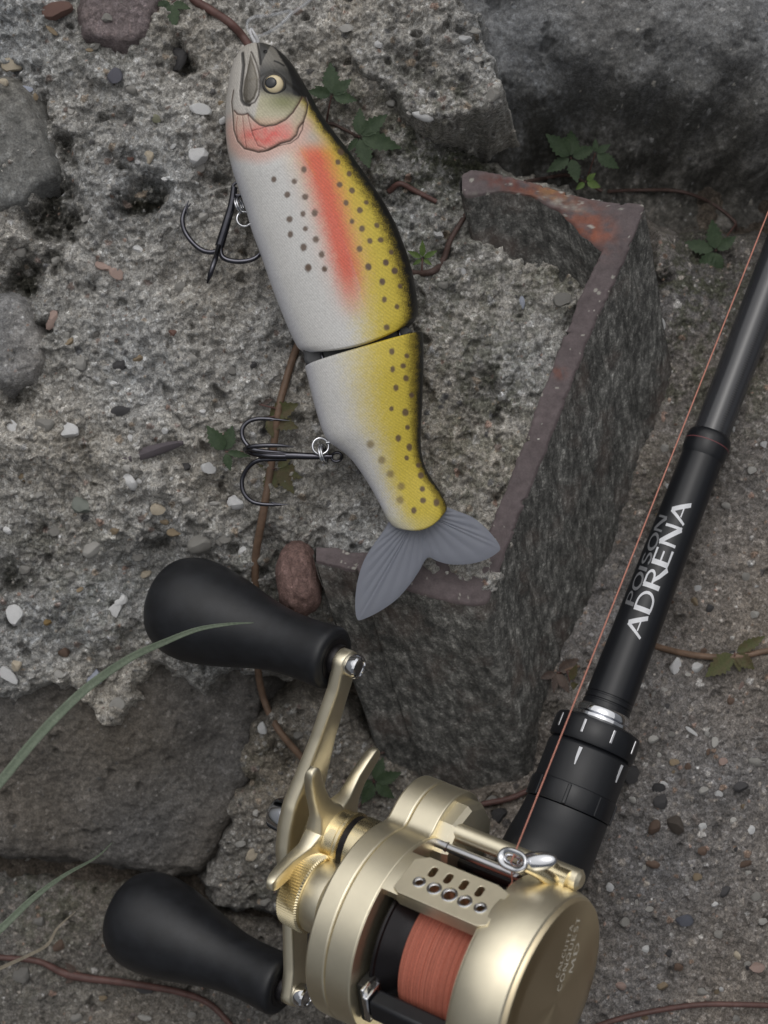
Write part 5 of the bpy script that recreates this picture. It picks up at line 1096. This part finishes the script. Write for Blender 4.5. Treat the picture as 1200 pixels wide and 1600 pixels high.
for sgn in (1, -1):
    cf, cn = HF + sgn * LH * ch, HN + sgn * LH * sh
    V, F = lathe([(0, -290), (17.5, -290), (18.5, -288), (18.5, -276), (16.5, -273), (13, -272), (12.5, -274), (0, -274)], 40); add('knob_bolt', RA(V, cf, cn), F, MT['chrome'], reel, smooth=30)
    kp = [(40, -318), (46, -321), (49, -328), (48.5, -345), (47.5, -370), (48, -400), (51, -430), (58, -465), (67, -500), (75.5, -535), (81, -568), (82.5, -592), (80, -614), (73, -632), (62, -643), (45, -650), (22, -653)]
    kq = crom([(r, h, 0) for r, h in kp], 4)[:, :2]
    V, F = lathe([(0, -318)] + [tuple(x) for x in kq] + [(0, -653.5)], 72); kb = add('handle_knob', RA(V, cf, cn), F, MT['eva'], reel, smooth=60)
    V, F = lathe([(0, -308), (24, -308), (25, -311), (25, -316), (33, -317), (33, -324), (0, -324)], 40); add('knob_bushing', RA(V, cf, cn), F, MT['spool_dark'], kb, smooth=40)

# ------------------------------------------------------------------ fishing line from spool to rod tip
p0 = RP(58, 98, 30); p1 = RP(57, 150, 92); p1b = RP(60, 151, 97)
far = un(1200, 332, -10); p2 = p1b + (far - p1b) * 1.35
V, F = tube(np.vstack([RP(48, 40, 96), p0 * .5 + p1 * .5, p1, p1b, *[p1b + (p2 - p1b) * t for t in np.linspace(.05, 1, 12)]]), 1.15, 8)
tag(add('fishing_line', V, F, MT['line'], loc=p1, smooth=80), 'thin taut orange fishing line running from the reel up beside the rod', 'fishing line')

# ------------------------------------------------------------------ creeper stems, leaves and grass
def leaflet_geo(L_, W_, serr=.16, fold=.18, droop=.15, n=15, sd=0):
    r_ = np.random.RandomState(sd); V = []; F = []
    for i in range(n):
        t = i / (n - 1); w_ = W_ * (math.sin(math.pi * t ** .72) ** 1.05) * (1 + (serr if i % 2 else -serr) * (t > .25)) + (.4 if 0 < i < n - 1 else .05)
        z = -droop * L_ * t * t
        for k in (-1, -.5, 0, .5, 1):
            V.append((t * L_ - (abs(k) == 1) * serr * L_ * .12 * (i % 2 == 0), k * w_, z + abs(k) * w_ * fold + r_.uniform(-.4, .4)))
    for i in range(n - 1):
        for k in range(4): a = i * 5 + k; F.append((a, a + 1, a + 6, a + 5))
    return np.array(V), F
def stem_path(P, dz): return crom(np.array([ground_at(*p) + [0, 0, dz] if len(p) == 2 else un(*p) for p in P]), 6)
def put_leaf(parent, c, R_, specs, mat, tilt=.0, seed=0, petiole=None):
    """palmate leaf: c centre, specs list of (angle in degrees in the picture, length factor, width factor)"""
    lf = empty('leaf', c); lf.parent = parent; lf.location = (WL[lf.name] - WL[parent.name]) * S
    for k, (an, lf_, wf) in enumerate(specs):
        L_ = R_ * lf_; V, F = leaflet_geo(L_, L_ * .175 * wf, sd=seed * 10 + k, droop=random.uniform(-.05, .22), fold=random.uniform(.1, .35))
        a = math.radians(-an); e1 = np.array([math.cos(a), math.sin(a), random.uniform(-.1, .3) + tilt]); e1 /= np.linalg.norm(e1); e2 = np.cross([0, 0, 1], e1); e2 /= np.linalg.norm(e2); e3 = np.cross(e1, e2)
        add('leaflet', frame(V, np.array(c) + e1 * (2 + .05 * L_), e1, e2, e3), F, MT[mat], lf, smooth=60, fix=False)
    return lf
def vine(name, label, P, r, mat, dz=4, leaves=()):
    path = stem_path(P, dz); base = path[len(path) // 2].copy()
    v = empty(name, base, label, 'creeper'); V, F = tube(path, r, 9); add('stem', V, F, MT[mat], v, smooth=80)
    for j, (px, py, dz_, R_, specs, m_) in enumerate(leaves):
        g = ground_at(px, py); c = un(px, py, g[2] + dz_); put_leaf(v, c, R_, specs, m_, seed=j + int(px))
        near = path[np.argmin(np.linalg.norm(path - c, axis=1))]
        if np.linalg.norm(near - c) > 6:
            V, F = tube(crom([near, (near + c) / 2 + [0, 0, 5], c], 5), [1.6, 1.3, 1.1], 7); add('petiole', V, F, MT['stem_red'], v, smooth=80)
    return v
P5 = lambda r0: [(r0, 1, 1), (r0 + 62, .9, 1), (r0 - 62, .9, 1), (r0 + 125, .62, 1), (r0 - 125, .62, 1)]
vine('creeper_vine', 'red creeper stem running behind the nose of the lure', [(285, -30), (305, 2), (330, 18), (360, 38), (382, 62), (400, 90)], [8, 7, 6.5, 6.5, 6], 'stem_red', 8, [(268, 4, 16, 42, [(80, 1, 1.3), (20, .7, 1.2), (130, .75, 1.2), (170, .6, 1)], 'leaf')])
vine('creeper_vine', 'brown creeper stem running from under the lure joint to beneath the upper black knob', [(470, 530), (458, 560), (446, 600), (436, 640), (425, 720), (412, 800), (400, 870), (400, 940), (402, 1030), (412, 1090), (436, 1140), (474, 1185)], [6.5, 6, 6, 6, 6.5, 6.5, 6, 6, 6, 6], 'stem_brown', 6,
     [(405, 632, 6, 26, [(-80, 1, 1.3), (-20, .8, 1)], 'leaf_brown'), (418, 652, 10, 52, [(-22, 1, 1.5), (20, .95, 1.4), (75, .6, 1.2)], 'leaf_olive'),
      (432, 732, 12, 50, [(12, 1.05, 1.2), (110, .9, 1.5), (55, .9, 1.3), (-160, .7, 1.3), (-40, .6, 1.2)], 'leaf_olive'), (352, 706, 12, 46, [(-125, 1, 1.5), (-75, .85, 1.6), (75, .6, 1.4), (10, .8, .8)], 'leaf')])
vine('creeper_sprig', 'green creeper leaves tucked against the dark back of the lure head', [(470, 220), (510, 195), (540, 205), (560, 216)], [3, 2.6, 2.4], 'stem_dark', 8,
     [(518, 150, 20, 50, [(-92, 1, 1.5), (-40, .75, 1.4), (10, .75, 1.4), (190, .7, 1.4), (-150, .55, 1.2)], 'leaf'), (561, 214, 24, 56, [(-88, .75, 1.4), (-38, .95, 1.3), (14, 1.15, 1.2), (72, .9, 1.4), (130, .5, 1)], 'leaf')])
vine('creeper_twig', 'short dark red twig end lying on the concrete beside the lure back', [(608, 300), (625, 288), (650, 300), (682, 316)], [5, 4.5, 4.5, 4], 'stem_red', 5)
vine('creeper_twig', 'dark twig with a small bright green leaf beside the lure', [(628, 420), (650, 428), (676, 425), (692, 408), (704, 375), (728, 336)], [4, 5, 5.5, 5, 4.5, 4], 'stem_dark', 6, [(660, 404, 14, 26, P5(-90), 'leaf_bright')])
vine('creeper_sprig', 'dark green creeper leaf in the shade under the boulder', [(820, 286), (850, 280), (890, 276), (940, 300)], [4, 3.5, 3, 3], 'stem_dark', 8,
     [(892, 246, 40, 54, [(-140, 1, 1.5), (-88, .85, 1.6), (-20, .75, 1.5), (150, .8, 1.3), (75, .75, 1.5)], 'leaf'), (930, 240, 34, 44, [(30, 1, 1.4), (-30, .6, 1.3), (-90, .5, 1.2)], 'leaf'), (915, 284, 30, 24, [(20, 1, 1.6), (-40, .8, 1.4), (140, .8, 1.4)], 'leaf_bright')])
vine('creeper_vine', 'thin dim stem hugging the foot of the boulder near the rod', [(950, 300), (1000, 298), (1060, 300), (1110, 318), (1145, 345), (1150, 360)], [3, 3, 3, 2.5], 'stem_dark', 5,
     [(1118, 392, 16, 52, [(-98, .95, 1.5), (-165, 1.05, 1.2), (-35, .75, 1.4), (80, .75, 1.5), (128, .95, 1.4)], 'leaf')])
vine('creeper_vine', 'brown creeper stem with limp leaves crossing the slab behind the rod', [(1000, 1000), (1040, 1014), (1090, 1024), (1145, 1026), (1215, 1012), (1300, 990)], [5.5, 5.5, 5.5, 5, 5], 'stem_brown', 6,
     [(1148, 1020, 10, 58, [(142, 1, 1.5), (40, .65, 1.6), (75, .5, 1.2), (-30, .9, 1)], 'leaf_olive')])
vine('creeper_vine', 'pale red stem disappearing under the reel seat', [(720, 1262), (760, 1254), (800, 1245), (840, 1226)], [5, 5, 5, 4.5], 'stem_red', 8)
vine('creeper_vine', 'reddish stem curving along the bottom edge by the palm plate', [(905, 1612), (960, 1592), (1020, 1578), (1090, 1568), (1150, 1567), (1215, 1570), (1300, 1575)], [4.5, 4.5, 4.5, 4.5], 'stem_red', 7)
vine('creeper_vine', 'red brown stem under the lower black knob', [(-60, 1490), (0, 1494), (60, 1500), (100, 1518), (135, 1526), (200, 1534), (280, 1548), (330, 1568), (370, 1610)], [4.5, 5, 5.5, 8, 6.5, 6, 5.5, 5], 'stem_red', 8, [(120, 1522, 8, 26, [(-130, 1, 1.4), (140, .9, 1.3)], 'leaf_brown')])
vine('creeper_sprig', 'dim green leaf in the gap behind the star drag', [(560, 1260), (580, 1230), (590, 1190)], [2.5, 2.2, 2], 'stem_dark', 10, [(585, 1222, 30, 50, [(-70, .8, 1.5), (-20, .9, 1.4), (40, .8, 1.4), (120, .8, 1.5), (170, .7, 1.4)], 'leaf')])
vine('withered_leaf', 'withered purplish leaf lying in the hollow below the steel flange', [(585, 1180), (605, 1172), (620, 1165)], [2.5, 2, 2], 'stem_dark', 8, [(618, 1168, 24, 52, [(-65, 1, 1.6), (10, .75, 1.5), (150, .7, 1.4), (-120, .6, 1.2)], 'leaf_brown')])
vine('withered_leaf', 'curled dry leaf scraps between steel channel and reel seat', [(850, 1070), (875, 1050), (905, 1040)], [3, 2.5, 2], 'stem_brown', 8, [(870, 1050, 14, 40, [(-30, 1, 1.5), (60, .9, 1.2), (160, .7, 1.3), (100, .8, 1)], 'leaf_brown'), (890, 1065, 10, 30, [(-70, 1, 1.2), (40, .8, 1.3)], 'leaf_olive')])
def blade(label, P, w_, mat, seed=0):
    c = crom(np.array([un(*p) for p in P]), 10); n = len(c); T_ = np.gradient(c, axis=0); T_ /= np.linalg.norm(T_, axis=1)[:, None]
    sd_ = np.cross(T_, [0, 0, 1.]); sd_ /= np.linalg.norm(sd_, axis=1)[:, None]; up_ = np.cross(sd_, T_)
    ww = np.interp(np.linspace(0, 1, n), np.linspace(0, 1, len(w_)), w_); V = []
    for i in range(n):
        for k in (-1, -.5, 0, .5, 1): V.append(c[i] + sd_[i] * k * ww[i] + up_[i] * abs(k) * ww[i] * .35)
    F = [(i * 5 + k, i * 5 + k + 1, i * 5 + k + 6, i * 5 + k + 5) for i in range(n - 1) for k in range(4)]
    o = add('grass_blade', V, F, MT[mat], loc=c[0], smooth=60, fix=False); m = o.modifiers.new('thick', 'SOLIDIFY'); m.thickness = .6 * S
    return tag(o, label, 'grass blade')
blade('long green grass blade arching over the upper black knob', [(-60, 1290, 330), (0, 1222, 330), (60, 1150, 310), (130, 1080, 270), (200, 1030, 220), (260, 1002, 180), (310, 983, 150), (360, 975, 130), (397, 973, 115)], [6, 6.5, 6.5, 6, 4.8, 3.6, 2.2, .4], 'grass')
blade('shorter green grass blade pointing at the lower black knob', [(-50, 1490, 80), (0, 1452, 60), (50, 1405, 30), (100, 1368, -10), (150, 1340, -60), (176, 1316, -100)], [6, 5.6, 4.6, 3, 1.5, .4], 'grass')
blade('thin dry straw blade in the bottom corner', [(-40, 1530, -190), (0, 1513, -190), (50, 1490, -185), (75, 1475, -185), (90, 1450, -190), (118, 1424, -200)], [3.2, 3, 2.6, 2.4, 1.8, .5], 'straw')
